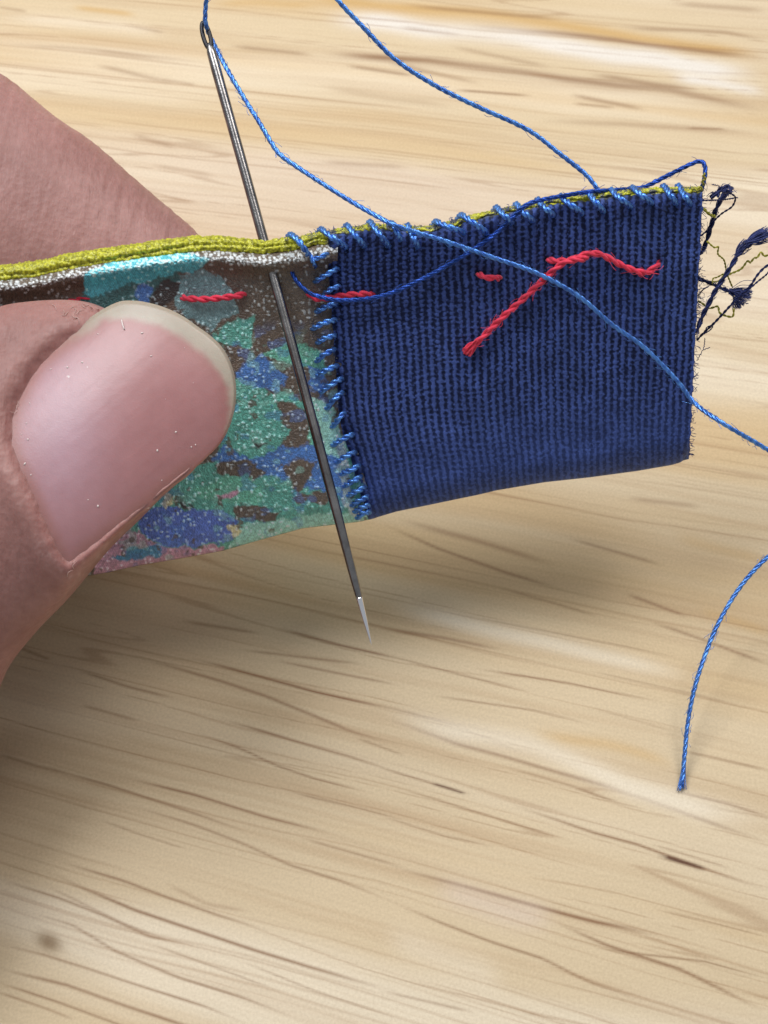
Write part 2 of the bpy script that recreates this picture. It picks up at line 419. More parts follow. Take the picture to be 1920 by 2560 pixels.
    for pts, w, st, c in lines:
        own = c is None
        if own: c = lin(150, 106, 66)
        a = np.array(pts); x, bb = (a[:, 0], a[:, 1]) if own else wood_xy(a[:, 0], a[:, 1]); bb = bb + (vnoise(x * 0.9, w * 3.1, 44) - 0.5) * 0.02; o = np.argsort(x); x, bb = x[o], bb[o]
        dm = 11.0 if own else table_depth(a[:, 0], a[:, 1]).mean(); wc = w * dm / F * 0.92
        cols = np.where((xs > x[0] - .1) & (xs < x[-1] + .1))[0]
        if len(cols) < 2: continue
        lb = np.interp(xs[cols], x, bb)
        rows = np.where((bs > lb.min() - 5 * wc) & (bs < lb.max() + 5 * wc))[0]
        sub = np.ix_(rows, cols)
        jit = wc * 0.9 * (vnoise(X[sub] * 2.4, 0.5 + w, 40) - 0.5)
        g = np.exp(-((B[sub] - lb[None, :] + jit) / wc) ** 2)
        L = x[-1] - x[0]; e = min(0.6, L * 0.3)
        fade = sstep(0, e, xs[cols] - x[0] + 0.05) * sstep(0, e, x[-1] - xs[cols] + 0.05)
        k = st * g * fade[None, :] * (0.7 + 0.5 * vnoise(X[sub] * 1.1, B[sub] * 3, 41))
        k = np.clip(k * 1.12, 0, 1)[..., None]
        C[sub] = C[sub] * (1 - k) + c * k
    kx, kb = wood_xy(np.array([122.]), np.array([2355.]))
    k = np.exp(-(((X - kx) / 0.085) ** 2 + ((B - kb) / 0.062) ** 2) ** 1.3)
    blend(0.75 * k, lin(120, 88, 45))
    V = np.stack([X, Y, np.zeros_like(X)], -1).reshape(-1, 3)
    Cf = np.clip(C, 0, 1).reshape(-1, 3)
    me = make_mesh('table_top', V, grid_quads(len(bs), len(xs)), Cf)
    at = me.attributes.new('grain', 'FLOAT_VECTOR', 'POINT'); at.data.foreach_set('vector', np.stack([X, B, X * 0], -1).reshape(-1).astype(np.float32))
    link('table_top', me, M_WOOD, kind='structure', label='pale pine table top with fine brown grain streaks')
build_table()

# ------------------------------------------------------------------ the fabric strip
TOPX = [-1000, -200, 0, 87, 174, 260, 347, 434, 492, 550, 608, 665, 706, 752, 798, 863, 928, 993, 1025, 1074, 1123, 1172, 1220, 1296, 1365, 1423, 1498, 1539, 1597, 1666, 1757]
TOPY = [800, 692, 664, 655, 635, 621, 609, 598, 591, 590, 596, 602, 596, 590, 580, 570, 559, 563, 568, 565, 553, 540, 528, 516, 501, 493, 484, 479, 473, 470, 468]
BOTX = [-1000, 0, 260, 347, 463, 555, 648, 752, 891, 926, 995, 1076, 1203, 1249, 1365, 1481, 1597, 1677, 1724]
BOTY = [1700, 1478, 1433, 1414, 1394, 1377, 1350, 1321, 1305, 1298, 1279, 1263, 1237, 1226, 1206, 1193, 1177, 1163, 1150]
def top_y(x): return np.interp(x, TOPX, TOPY)
def bot_y(x): return np.interp(x, BOTX, BOTY)
def fd(px, py):
    """depth of the strip's front face under a photo point"""
    t = (np.asarray(py, float) - top_y(px)) / (bot_y(px) - top_y(px))
    d = 9.0 + 0.56 * np.clip(t, -0.2, 1.2)
    d = d + 0.06 * np.exp(-(((px - 1010) / 170.) ** 2 + ((py - 740) / 130.) ** 2))      # shallow hollow
    return d

strip = empty('fabric_strip', category='fabric', label='folded strip of flowered satin joined to ribbed navy cloth, pinched by the fingers')

SEAM_Y = [560, 676, 780, 849, 965, 1040, 1100, 1145, 1203, 1249, 1295, 1330]
SEAM_X = [824, 821, 830, 835, 842, 849, 862, 878, 891, 906, 920, 930]
def panel(x0t, x1t, x0b, x1b, step, heightfn, colfn, lift, top_in, backdepth, edge_jit=0, seam=None):
    """front face with rolled top, folded bottom and a back face, as one closed sheet of cloth"""
    ns = int((x1t - x0t) / step)
    s = np.linspace(0, 1, ns)
    nt = int(690 / step)
    tt = np.linspace(0, 1, nt)
    S, T = np.meshgrid(s, tt)
    xt = x0t + (x1t - x0t) * S; xb = x0b + (x1b - x0b) * S
    Te = T
    yt = top_y(xt) + top_in; yb = bot_y(xb)
    px = xt + (xb - xt) * Te; py = yt + (yb - yt) * Te
    if seam is not None:                                           # bend the joined edge to follow the seam
        off, side = seam
        lin_x = (px - (x0t if side == 0 else x1t) - ((x0b - x0t) if side == 0 else (x1b - x1t)) * Te) * 0 + (x0t + (x0b - x0t) * Te if side == 0 else x1t + (x1b - x1t) * Te)
        wgt = (1 - S) ** 2 if side == 0 else S ** 6
        px = px + (np.interp(py, SEAM_Y, SEAM_X) + off - lin_x) * wgt
    if edge_jit:
        e = sstep(0.985, 1.0, S); px = px + e * edge_jit * (vnoise(T * 60, 0.5, 9) - 0.5) * 2
        e = sstep(0.012, 0.0, S); px = px + e * edge_jit * 0.6 * (vnoise(T * 50, 1.5, 19) - 0.5) * 2
    if seam is not None and seam[1] == 0:                          # worn, rounded bottom corner
        py = py - 16 * sstep(0.965, 1.0, S) ** 2 * sstep(0.9, 1.0, T)
    h = heightfn(px, py, S, T)
    # rounding: the cloth turns away at the top (radius rt) and at the bottom fold (radius rb)
    Lp = (yb - yt)
    dt = Te * Lp; db = (1 - Te) * Lp
    rt_, rb_ = 34.0, 62.0
    ot = np.where(dt < rt_, rt_ - np.sqrt(np.maximum(rt_ ** 2 - (rt_ - dt) ** 2, 0)), 0) / 395
    ob = np.where(db < rb_, rb_ - np.sqrt(np.maximum(rb_ ** 2 - (rb_ - db) ** 2, 0)), 0) / 395
    d = fd(px, py) - lift + ot + ob
    W = P(px, py, d - h)
    C = colfn(px, py, S, T)
    # back face
    nb = 14
    tb = np.linspace(1, 0, nb)
    Sb, Tb = np.meshgrid(s, tb)
    xt = x0t + (x1t - x0t) * Sb; xb = x0b + (x1b - x0b) * Sb
    yt = top_y(xt) + top_in + 3; yb = bot_y(xb) - 3
    pxb = xt + (xb - xt) * Tb; pyb = yt + (yb - yt) * Tb
    arch = np.sin(np.pi * np.clip(Tb, 0, 1)) * backdepth
    Wb = P(pxb, pyb, fd(pxb, pyb) + 0.11 + arch * 0.5 + 0.03)
    Wa = np.vstack([W, Wb]); Cb = np.broadcast_to(C[-1][None], (nb,) + C[-1].shape)
    Ca = np.vstack([C, Cb])
    return Wa.reshape(-1, 3), grid_quads(Wa.shape[0], ns), Ca.reshape(-1, 3)

# --- flowered satin: printed motifs traced as patches of colour
BR = lin(92, 78, 66); TE = lin(86, 156, 142); GT = lin(112, 146, 150); BL = lin(68, 112, 178); BP = lin(84, 108, 184)
PT = lin(150, 206, 192); MV = lin(186, 140, 162); SA = lin(205, 196, 155); TB = lin(66, 130, 168); CY = lin(80, 178, 192); DB = lin(52, 44, 42); MG = lin(100, 172, 148)
PATCH = [
 (PT*0+TE, [(300,1200),(560,1150),(880,1100),(930,1330),(300,1460)]),
 (TE, [(540,1150),(560,1060),(572,960),(600,935),(650,960),(700,1000),(720,1080),(700,1130),(640,1150),(560,1170)]),
 (lin(58,104,104), [(205,790),(215,690),(330,655),(450,650),(450,700),(400,740),(380,790),(300,800),(230,800)]),
 (CY, [(208,735),(215,680),(330,645),(470,625),(525,650),(480,682),(400,694),(330,708),(270,735),(235,745)]),
 (GT, [(440,700),(500,672),(560,700),(590,740),(592,785),(555,800),(530,830),(480,800),(440,760)]),
 (BL, [(335,730),(350,706),(382,716),(376,760),(345,765)]),
 (DB, [(385,720),(420,700),(448,700),(440,740),(400,780),(375,770)]),
 (TE, [(522,852),(560,812),(610,795),(635,788),(636,830),(628,872),(570,862)]),
 (MG, [(648,888),(690,866),(720,856),(760,860),(800,880),(815,925),(806,960),(770,925),(720,905),(690,900)]),
 (BL, [(590,925),(630,900),(650,884),(668,905),(700,925),(720,945),(700,985),(660,965),(610,960)]),
 (TE, [(685,985),(730,980),(760,1005),(775,1030),(740,1020),(700,1005)]),
 (BL, [(765,915),(800,930),(822,960),(800,990),(770,960)]),
 (PT, [(778,990),(812,1005),(838,1020),(856,1080),(866,1140),(845,1160),(812,1130),(796,1060)]),
 (MG, [(780,1060),(800,1100),(815,1140),(780,1140),(764,1090)]),
 (BL, [(560,1110),(620,1150),(700,1122),(780,1110),(850,1150),(884,1230),(800,1230),(740,1215),(690,1190),(600,1200),(530,1150)]),
 (BR, [(688,1005),(730,1010),(762,1020),(772,1090),(745,1108),(712,1075)]),
 (DB, [(628,1098),(648,1104),(667,1108),(652,1120)]),
 (BR, [(535,1165),(580,1150),(640,1155),(662,1185),(632,1203),(590,1190),(550,1187)]),
 (BR, [(700,1165),(740,1145),(792,1160),(775,1200),(742,1240),(720,1202)]),
 (MG, [(490,1222),(560,1190),(620,1190),(670,1230),(640,1262),(560,1256),(500,1245)]),
 (BR, [(585,1270),(640,1262),(700,1280),(692,1300),(620,1305),(590,1290)]),
 (BR, [(722,1243),(780,1230),(832,1240),(812,1260),(742,1257)]),
 (BL, [(780,1180),(830,1170),(875,1190),(860,1240),(800,1235)]),
 (PT, [(600,1312),(700,1300),(760,1290),(900,1280),(930,1320),(750,1345),(640,1365),(580,1365)]),
 (BP, [(345,1300),(370,1275),(440,1268),(560,1280),(592,1300),(580,1348),(500,1365),(400,1362),(350,1335)]),
 (MV, [(240,1385),(330,1320),(350,1338),(400,1365),(500,1368),(565,1360),(560,1420),(240,1480)]),
 (TB, [(280,1392),(340,1366),(410,1365),(400,1388),(320,1402)]),
 (DB, [(440,1235),(462,1240),(482,1272),(458,1266)]),
 (SA, [(398,1262),(420,1240),(442,1250),(420,1278)]),
 (SA, [(572,1318),(592,1312),(600,1330),(585,1345)]),
 (lin(170,190,190), [(850,1090),(872,1150),(880,1260),(905,1300),(880,1300),(855,1240),(842,1150)]),
 (MV, [(540,1235),(590,1225),(590,1240),(545,1248)]),
]
def floral_col(px, py, S, T):
    wx = px + 16 * (vnoise(px / 22, py / 22, 51) - 0.5) + 7 * (vnoise(px / 6, py / 6, 52) - 0.5)
    wy = py + 16 * (vnoise(px / 22, py / 22, 53) - 0.5) + 7 * (vnoise(px / 6, py / 6, 54) - 0.5)
    C = np.broadcast_to(BR, px.shape + (3,)).copy()
    for c, poly in PATCH:
        m = sstep(3.5, -3.5, poly_sd(wx, wy, poly))[..., None]
        C = C * (1 - m) + c * m
    fl1 = sstep(0.60, 0.68, fbm(px / 34 + 5, py / 26, 63, 3)) * sstep(790, 860, py)       # small flecks of the neighbouring inks
    C = C * (1 - 0.4 * fl1[..., None]) + BL * 0.4 * fl1[..., None]
    fl2 = sstep(0.62, 0.70, fbm(px / 30, py / 24 + 9, 64, 3)) * sstep(800, 900, py)
    C = C * (1 - 0.35 * fl2[..., None]) + PT * 0.35 * fl2[..., None]
    fl3 = sstep(0.72, 0.78, fbm(px / 22, py / 18 + 3, 66, 3)) * sstep(860, 980, py)
    C = C * (1 - 0.8 * fl3[..., None]) + BR * 0.8 * fl3[..., None]
    tone = fbm(px / 40, py / 40, 60, 3)
    C = C * 1.5 * (0.8 + 0.4 * tone)[..., None]
    # satin glints painted into the colour as pale flecks
    fl = glint_flecks(px, py)
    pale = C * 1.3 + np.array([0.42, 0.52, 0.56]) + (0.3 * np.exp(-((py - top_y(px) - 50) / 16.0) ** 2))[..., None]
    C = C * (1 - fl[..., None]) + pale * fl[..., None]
    grain = (0.7 + 0.6 * vnoise(px / 3.2, py / 4.6, 62)) * (0.9 + 0.2 * np.sin(px * 2 * np.pi / 5.6 + 1.5 * vnoise(px / 30, py / 30, 67)) * np.sin(py * 2 * np.pi / 9))
    return np.clip(C * grain[..., None], 0, 1)
def glint_flecks(px, py):
    d, dx, dy, i = cells(px / 13, py / 12, 70, 1.0)
    tall = (hash2(np.floor(i * 997), np.floor(i * 331), 2) > 0.5)
    ex = np.where(tall, dx * 1.5, dx * 0.95); ey = np.where(tall, dy * 0.9, dy * 1.6)
    dens = 0.36 + 0.5 * (vnoise(px / 60, py / 60, 71) - 0.5)
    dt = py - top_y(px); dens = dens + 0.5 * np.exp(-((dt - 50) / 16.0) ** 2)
    sz = 0.75 + 0.5 * hash2(np.floor(i * 771), np.floor(i * 113), 4)
    f = sstep(0.46, 0.20, np.hypot(ex, ey) / sz) * (i < dens) * (0.35 + 0.8 * vnoise(px / 25, py / 22, 72))
    d2, ax, ay, i2 = cells(px / 8.5, py / 7.5, 73, 0.9)
    hem = np.exp(-((dt - 50 - 6 * (vnoise(px / 50, 0.5, 74) - .5)) / 15.0) ** 2)  # highlight along the rolled hem, painted as dense pale flecks
    return np.clip(np.maximum(f, sstep(0.55, 0.25, d2) * sstep(0.25, 0.75, hem) * (i2 < 0.8)), 0, 1)
def floral_h(px, py, S, T):
    fine, _, _, _ = cells(px / 6.0, py / 5.2, 75, 0.7)
    h = 0.0045 * (1 - fine) + 0.006 * glint_flecks(px, py)
    dt = py - top_y(px)
    roll = np.exp(-((dt - 58) / 24.0) ** 2)                        # the rolled hem stands proud
    h = h + 0.075 * roll + 0.010 * (fbm(px / 70, py / 50, 77, 2) - 0.5)
    d6, _, _, i6 = cells(px / 8.0, py / 7.0, 79, 0.8)
    h = h + roll * 0.012 * (1 - d6)
    return h
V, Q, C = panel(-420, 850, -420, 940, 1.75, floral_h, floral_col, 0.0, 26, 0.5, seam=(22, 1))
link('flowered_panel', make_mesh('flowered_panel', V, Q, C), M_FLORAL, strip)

# --- navy ribbed cloth
RIB = 18.2
def navy_uv(px, py, S, T):
    u = (827 + 903 * S) * 0.985 + 5 * (fbm(px / 90, py / 90, 80, 2) - 0.5) + 2.0 * (vnoise(px / 25, py / 14, 87) - 0.5)
    return u, py - 0.28 * (px - 1300) * -1 * 0.5
def navy_parts(px, py, S, T):
    u, w = navy_uv(px, py, S, T)
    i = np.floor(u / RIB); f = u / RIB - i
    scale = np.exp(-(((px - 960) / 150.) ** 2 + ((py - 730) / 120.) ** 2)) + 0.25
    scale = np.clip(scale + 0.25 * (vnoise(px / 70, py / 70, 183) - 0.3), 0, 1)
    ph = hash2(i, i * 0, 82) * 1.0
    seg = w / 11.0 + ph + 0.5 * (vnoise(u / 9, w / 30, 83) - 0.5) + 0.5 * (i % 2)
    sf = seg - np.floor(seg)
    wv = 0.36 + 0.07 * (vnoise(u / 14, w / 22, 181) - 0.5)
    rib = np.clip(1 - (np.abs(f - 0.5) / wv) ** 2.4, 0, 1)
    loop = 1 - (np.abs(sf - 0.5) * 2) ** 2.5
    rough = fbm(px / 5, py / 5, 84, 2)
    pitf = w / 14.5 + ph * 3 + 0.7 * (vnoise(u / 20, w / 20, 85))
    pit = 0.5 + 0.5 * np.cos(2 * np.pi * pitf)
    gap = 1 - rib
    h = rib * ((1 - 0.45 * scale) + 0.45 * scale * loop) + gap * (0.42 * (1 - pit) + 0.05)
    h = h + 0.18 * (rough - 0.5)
    dark = np.clip(gap * 1.15 * (0.35 + 0.65 * pit) + (0.16 + 0.45 * scale) * (1 - loop) + 1.1 * (0.46 - rough), 0, 1)  # where the weave shades itself, between ribs and loops
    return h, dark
HOLES = [(1650,654),(1368,648),(1196,684),(1250,697),(936,738),(863,617),(908,613),(969,613),(1044,616),(1156,580),(1214,580),(1330,551),(1382,537),(1452,531),
         (1506,526),(1574,515),(1626,505),(1688,506),(1723,508),(1278,556),(843,676),(846,760),(848,800),(850,912),(855,950),(860,985),(880,1087),(893,1134),(905,1190),(912,1215)]
def navy_h(px, py, S, T):
    h, _ = navy_parts(px, py, S, T)
    dent = 0
    for hx_, hy_ in HOLES:                                          # the cloth is pulled in where a stitch enters
        r2 = (px - hx_) ** 2 + (py - hy_) ** 2
        dent = dent + 0.030 * np.exp(-r2 / 40.) + 0.016 * np.exp(-r2 / 500.)
    fade = 1 - 0.6 * sstep(0.75, 1.0, T)
    top = np.exp(-((py - top_y(px) - 30) / 26.0) ** 2)
    edge = 0.012 * sstep(0.0, 0.02, S)                               # folded left edge stands proud of the satin
    return 0.0115 * h * fade + 0.03 * top * (0.5 + 0.5 * np.sin(px / 55 * 2 * np.pi)) + edge + 0.035 * (fbm(px / 130, py / 110, 88, 2) - 0.5) - dent
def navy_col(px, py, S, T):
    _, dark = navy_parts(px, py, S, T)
    blue = lin(64, 83, 146); gap_shade = lin(16, 20, 54)  # self-shadow of the weave gaps painted as a near-black blue
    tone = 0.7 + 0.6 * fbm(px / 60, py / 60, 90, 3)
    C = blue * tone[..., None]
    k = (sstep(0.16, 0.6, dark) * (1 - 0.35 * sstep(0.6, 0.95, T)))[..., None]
    C = C * (1 - k) + gap_shade * k
    C = C * (0.8 + 0.4 * vnoise(px / 3.2, py / 3.2, 91))[..., None]
    # olive lining showing at the whipped top edge
    dt = py - top_y(px)
    m = (sstep(20, 5, dt) * sstep(0.40, 0.6, fbm(px / 12, py / 9, 92, 2)))[..., None] * 0.9
    C = C * (1 - m) + lin(120, 118, 45) * m
    return np.clip(C, 0, 1)
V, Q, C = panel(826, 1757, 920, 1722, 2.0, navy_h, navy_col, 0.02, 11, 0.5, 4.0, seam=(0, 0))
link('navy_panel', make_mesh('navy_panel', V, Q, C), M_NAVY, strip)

# --- yellow-green lining edge: a soft crepe roll along the top
def lining(x0, x1, r0fn, dep, name):
    pts = []
    xs = np.arange(x0, x1, 2.0)
    na = 44
    r = r0fn(xs)
    wob = 3 * (vnoise(xs / 40, 0.5, 95) - 0.5)
    cy = top_y(xs) + r * 0.98 + wob
    d = fd(xs, cy) + dep
    a = np.linspace(0, 2 * np.pi, na, endpoint=False)
    A, Xg = np.meshgrid(a, xs)
    R = r[:, None]
    cell, _, _, _ = cells(Xg / 7.5, A * R / 6.5, 96, 0.85)
    cell2, _, _, _ = cells(Xg / 17, A * R / 12, 97, 0.9)
    bump = 5.0 * (0.6 - cell) + 3.6 * (0.6 - cell2) + 3.5 * (fbm(Xg / 14, A * R / 20, 98, 2) - 0.5)
    groove = -3.2 * np.exp(-((np.mod(A - Xg / 38.0, np.pi * 0.66) - np.pi * .33) / 0.22) ** 2) - 6.0 * np.exp(-((A - (np.pi * 0.52 + 0.25 * np.sin(Xg / 130))) / 0.16) ** 2)   # crease between the two turns of the roll
    rr = R + bump + groove
    px = Xg; py = cy[:, None] - rr * np.cos(A) * 0.98
    dd = d[:, None] - np.sin(A) * rr / 395 * 1.1
    V = P(px, py, dd).reshape(-1, 3)
    C = lin(188, 186, 40) * (0.30 + 1.1 * np.clip(1 - cell * 1.1, 0, 1))[..., None] * (0.8 + 0.4 * fbm(Xg / 25, A * 3, 99, 2))[..., None]  # crevices between the crinkles darkened in the colour, as shade
    crevice_shade = sstep(0.55, 0.8, cell2)[..., None] * 0.6
    C = C * (1 - crevice_shade) + lin(70, 66, 18) * crevice_shade
    nk = (sstep(740, 800, Xg) * sstep(0.48, 0.60, fbm(Xg / 16, A * 2.2, 197, 3)))[..., None] * 0.92
    C = C * (1 - nk) + lin(28, 36, 84) * nk
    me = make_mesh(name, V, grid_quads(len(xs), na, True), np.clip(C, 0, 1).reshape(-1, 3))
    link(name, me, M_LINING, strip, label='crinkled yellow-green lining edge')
lining(-420, 1758, lambda x: np.where(x < 560, 24 - 0 * x, np.interp(x, [560, 640, 760, 900, 1100, 1757], [24, 19, 18, 15, 13, 12]) + 2.2 * np.sin(x / 8.5)*(x > 760)), 0.045, 'lining_edge')

# --- stitches
def on(pts, lift, extra=None):
    """photo points laid over the strip's front face at a given height (cm)"""
    a = np.array(pts, float); l = np.broadcast_to(lift, (len(a),))
    return P(a[:, 0], a[:, 1], fd(a[:, 0], np.maximum(a[:, 1], top_y(a[:, 0]) - 4)) - l)

def thread_obj(name, world_pts, r, mat, parent=None, **kw):
    props = {k: kw.pop(k) for k in ('label', 'category', 'group', 'kind') if k in kw}
    V, Q, _ = merge(twisted(world_pts, r, **kw))
    return link(name, fix_tris(name, V, Q), mat, parent, **props)

seam = [(816,687,26,15),(830,724,18,9),(816,768,22,8),(810,809,27,10),(816,846,20,7),(813,887,20,13),(818,925,22,10),(828,962,24,15),(836,1000,17,18),(846,1048,13,16),
        (857,1098,23,12),(864,1142,21,11),(876,1174,20,9),(881,1203,18,10),(891,1228,18,8),(899,1252,17,9),(904,1270,15,7),(908,1286,13,6)]
for i, (x, y, w, h) in enumerate(seam):
    j = rng.normal(0, 1.5, 4)
    pts = [(x - w - 2, y + h + 3), (x - w * .72, y + h * .7), (x + j[0], y + j[1] - 1), (x + w * .75, y - h * .7), (x + w + 3, y - h - 1)]
    thread_obj('seam_stitch', on(pts, [0.0, 0.05, 0.085, 0.075, 0.0]), 0.0205, M_BLUE, strip, plies=2, seed=i, pitch=0.11)
tops = [((733,586),(775,643)), ((811,581),(863,617)), ((876,575),(908,613)), ((934,568),(969,613)), ((1029,585),(1044,616)), ((1097,559),(1156,580)), ((1160,542),(1214,580)),
        ((1300,524),(1330,551)), ((1354,514),(1382,537)), ((1411,502),(1452,531)), ((1478,494),(1506,526)), ((1537,487),(1574,515)), ((1589,478),(1626,505)), ((1668,478),(1688,506)), ((1705,482),(1723,508)),
        ((1250,530),(1278,556)), ((985,566),(1002,600))]
for i, (a, b) in enumerate(tops):
    (x0, y0), (x1, y1) = a, b
    t0 = float(top_y(x0))
    W = np.vstack([P(x0 - 16, t0 + 4, 9.17), P(x0 - 9, t0 - 5, 9.08), P(x0, max(y0, t0) - 3, 8.97),
                   P(x0 + (x1 - x0) * .35, y0 + (y1 - y0) * .3, 8.895), P(x0 + (x1 - x0) * .7, y0 + (y1 - y0) * .68, 8.90), P(x1, y1, fd(x1, y1) - 0.055), P(x1 + 3, y1 + 5, fd(x1, y1) + 0.02)])
    thread_obj('whip_stitch', W, 0.0205, M_BLUE, strip, plies=2, seed=30 + i, pitch=0.12)

# corner stitch where seam and edge meet
thread_obj('corner_stitch', on([(772,640),(790,646),(808,640),(826,628)], [0.03, 0.10, 0.10, 0.05]), 0.017, M_BLUE, strip, plies=2, seed=77, pitch=0.11)
thread_obj('corner_stitch', on([(778,634),(782,655),(790,668)], [0.06, 0.10, 0.02]), 0.015, M_BLUE, strip, plies=2, seed=78, pitch=0.11)

# red basting
def red(pts, lift, r=0.023, **kw): return thread_obj('basting_stitch', on(pts, lift), r, M_RED, strip, plies=2, pitch=0.15, **kw)
red([(452,741),(470,746),(510,748),(560,744),(600,738),(612,735)], [-0.02, 0.03, 0.04, 0.04, 0.03, -0.02], seed=1, label='red basting stitch across the flowered satin')
red([(768,730),(782,741),(800,748),(840,742),(880,736),(920,735),(935,738)], [-0.02, 0.04, 0.06, 0.055, 0.045, 0.045, -0.01], seed=2, r=0.022, label='red basting stitch crossing the seam')
red([(1196,684),(1208,691),(1222,695),(1238,694),(1250,697)], [0.03, 0.08, 0.085, 0.08, 0.03], seed=3, r=0.021, label='tiny red basting stitch on navy cloth')
red([(160,752),(175,750),(200,747),(225,744),(240,744)], [-0.02, -0.005, 0.0, -0.005, -0.02], seed=4, r=0.014, label='red basting stitch beside the thumb')
tail = [(1168,880),(1180,868),(1220,829),(1262,788),(1307,748),(1345,712),(1370,690),(1385,674),(1412,656),(1450,642),(1472,634),(1500,636),(1530,650),(1562,667),(1595,679),(1615,682),(1630,674),(1642,661),(1648,654)]
TAIL = thread_obj('basting_tail', on(tail, [0.06,0.07,0.08,0.09,0.09,0.09,0.09,0.10,0.11,0.11,0.10,0.09,0.08,0.08,0.07,0.06,0.05,0.03,0.0]), 0.0225, M_RED, strip, plies=2, pitch=0.16, seed=5, label='long red basting tail bent over navy cloth')
thread_obj('basting_tail', on([(1370,648),(1385,652),(1410,652),(1440,650),(1468,646)], [0.02, 0.06, 0.09, 0.13, 0.10]), 0.022, M_RED, strip, plies=2, pitch=0.14, seed=6)
# frayed cut end of the red tail
parts = []
for k in range(26):
    a = rng.normal(0, 1, 4)
    pts = [(1196 + a[0] * 4, 853 + a[0] * 3), (1182 + a[1] * 6, 866 + a[1] * 5), (1166 + a[1] * 8 + a[2] * 2, 882 + a[1] * 7 + a[3] * 4)]
    q, s = smooth_path(on(pts, 0.07 + 0.02 * a[2]), 0.012)
    parts.append(tube(q, 0.0055, 4))
V, Q, _ = merge(parts); link('thread_end', fix_tris('thread_end', V, Q), M_RED, TAIL, label='frayed cut end of the red thread')

# frayed loose threads at the raw right edge
Z = lambda pts: [(1600 + .226 * a, 400 + .226 * b) for a, b in pts]
FUZZ = []
def loose(z, r, mat, depth=9.0, slope=0.12, plies=2, wob=1.2, label=None, ends=0.0, seed=0):
    a = np.array(Z(z)); n = len(a); l = np.linspace(0, 1, n)
    g = np.random.default_rng(seed + 100)
    a = a + g.normal(0, wob * 0.6, a.shape) * (l[:, None] > 0)
    d = fd(1745, a[:, 1]) + 0.05 + (depth - 9.0) + slope * np.sin(l * 2.4 + seed)
    kw = {'label': label} if label else {}
    if r > 20: FUZZ.append((P(a[:, 0], a[:, 1], d), r / 395 * .226))
    return thread_obj('loose_thread', P(a[:, 0], a[:, 1], d), r / 395 * .226, mat, strip, plies=plies, seed=seed, pitch=r / 395 * .226 * 9, **kw)
loose([(640,1030),(690,1010),(740,880),(790,700),(830,560),(900,430),(960,340)], 29, M_NAVYT, seed=1, label='thick navy yarn standing off the raw edge')
loose([(780,420),(850,360),(920,300),(990,292),(1020,325),(970,355),(890,345),(850,400)], 26, M_NAVYT, depth=8.95, seed=2)
loose([(800,270),(850,285),(895,310)], 9, M_NAVYT, seed=3, plies=1); loose([(735,400),(770,375),(810,350)], 7, M_NAVYT, seed=4, plies=1)
loose([(690,450),(800,446),(900,440),(980,430),(1075,415)], 10, M_NAVYT, seed=5)
loose([(950,350),(1030,390),(1050,440),(1010,520),(900,600),(800,700),(740,780),(670,840)], 12, M_NAVYT, seed=6)
loose([(620,1910),(700,1700),(760,1600),(830,1450),(900,1350),(960,1240),(1040,1130),(1090,1050),(1160,980),(1230,920)], 29, M_NAVYT, seed=7, slope=-0.1, label='thick navy yarn ending in a fluffy tuft')
loose([(640,1310),(780,1370),(870,1400),(980,1450),(1080,1490),(1130,1490)], 24, M_NAVYT, seed=8)
loose([(630,1990),(740,1880),(790,1830),(900,1720),(1010,1600),(1130,1480),(1230,1380),(1290,1290),(1350,1210),(1440,1140)], 15, M_NAVYT, seed=9)
loose([(1130,1480),(1200,1430),(1300,1350),(1400,1260),(1450,1190)], 11, M_NAVYT, seed=10); loose([(640,1980),(720,1900),(740,1850),(800,1830),(780,1880),(700,1930)], 8, M_NAVYT, seed=19)
loose([(740,900),(820,970),(865,955),(860,1040),(930,1110),(950,1220),(980,1300),(1020,1400)], 11, M_YELT, seed=11, label='kinked yellow thread from the lining')
loose([(960,1290),(1000,1260),(1120,1200),(1190,1120),(1220,1130),(1260,1090),(1300,1080),(1340,1020),(1380,1060),(1450,1040)], 13, M_YELT, seed=12)
loose([(800,1370),(810,1320),(850,1290),(920,1260),(880,1330),(820,1350)], 10, M_YELT, seed=13)
loose([(640,1560),(700,1590),(760,1640),(860,1620),(880,1690),(940,1720),(1020,1730),(1040,1650)], 13, M_YELT, seed=14)
loose([(640,1500),(700,1430),(760,1400)], 9, M_NAVYT, seed=15)
loose([(630,2220),(660,2160),(700,2100),(770,2080)], 8, M_NAVYT, seed=16, plies=1); loose([(700,2100),(715,2050),(720,1975)], 8, M_NAVYT, seed=17, plies=1)
loose([(640,500),(700,540),(760,600),(830,620)], 18, M_YELT, seed=20)
loose([(460,3250),(520,3255),(590,3262)], 12, M_NAVYT, seed=18)
loose([(700,330),(660,300),(700,270),(680,240),(715,210),(700,180),(722,150)], 14, M_YELT, seed=21, plies=2)
loose([(560,330),(610,310),(640,335),(665,300),(690,330)], 13, M_YELT, seed=22, plies=2)
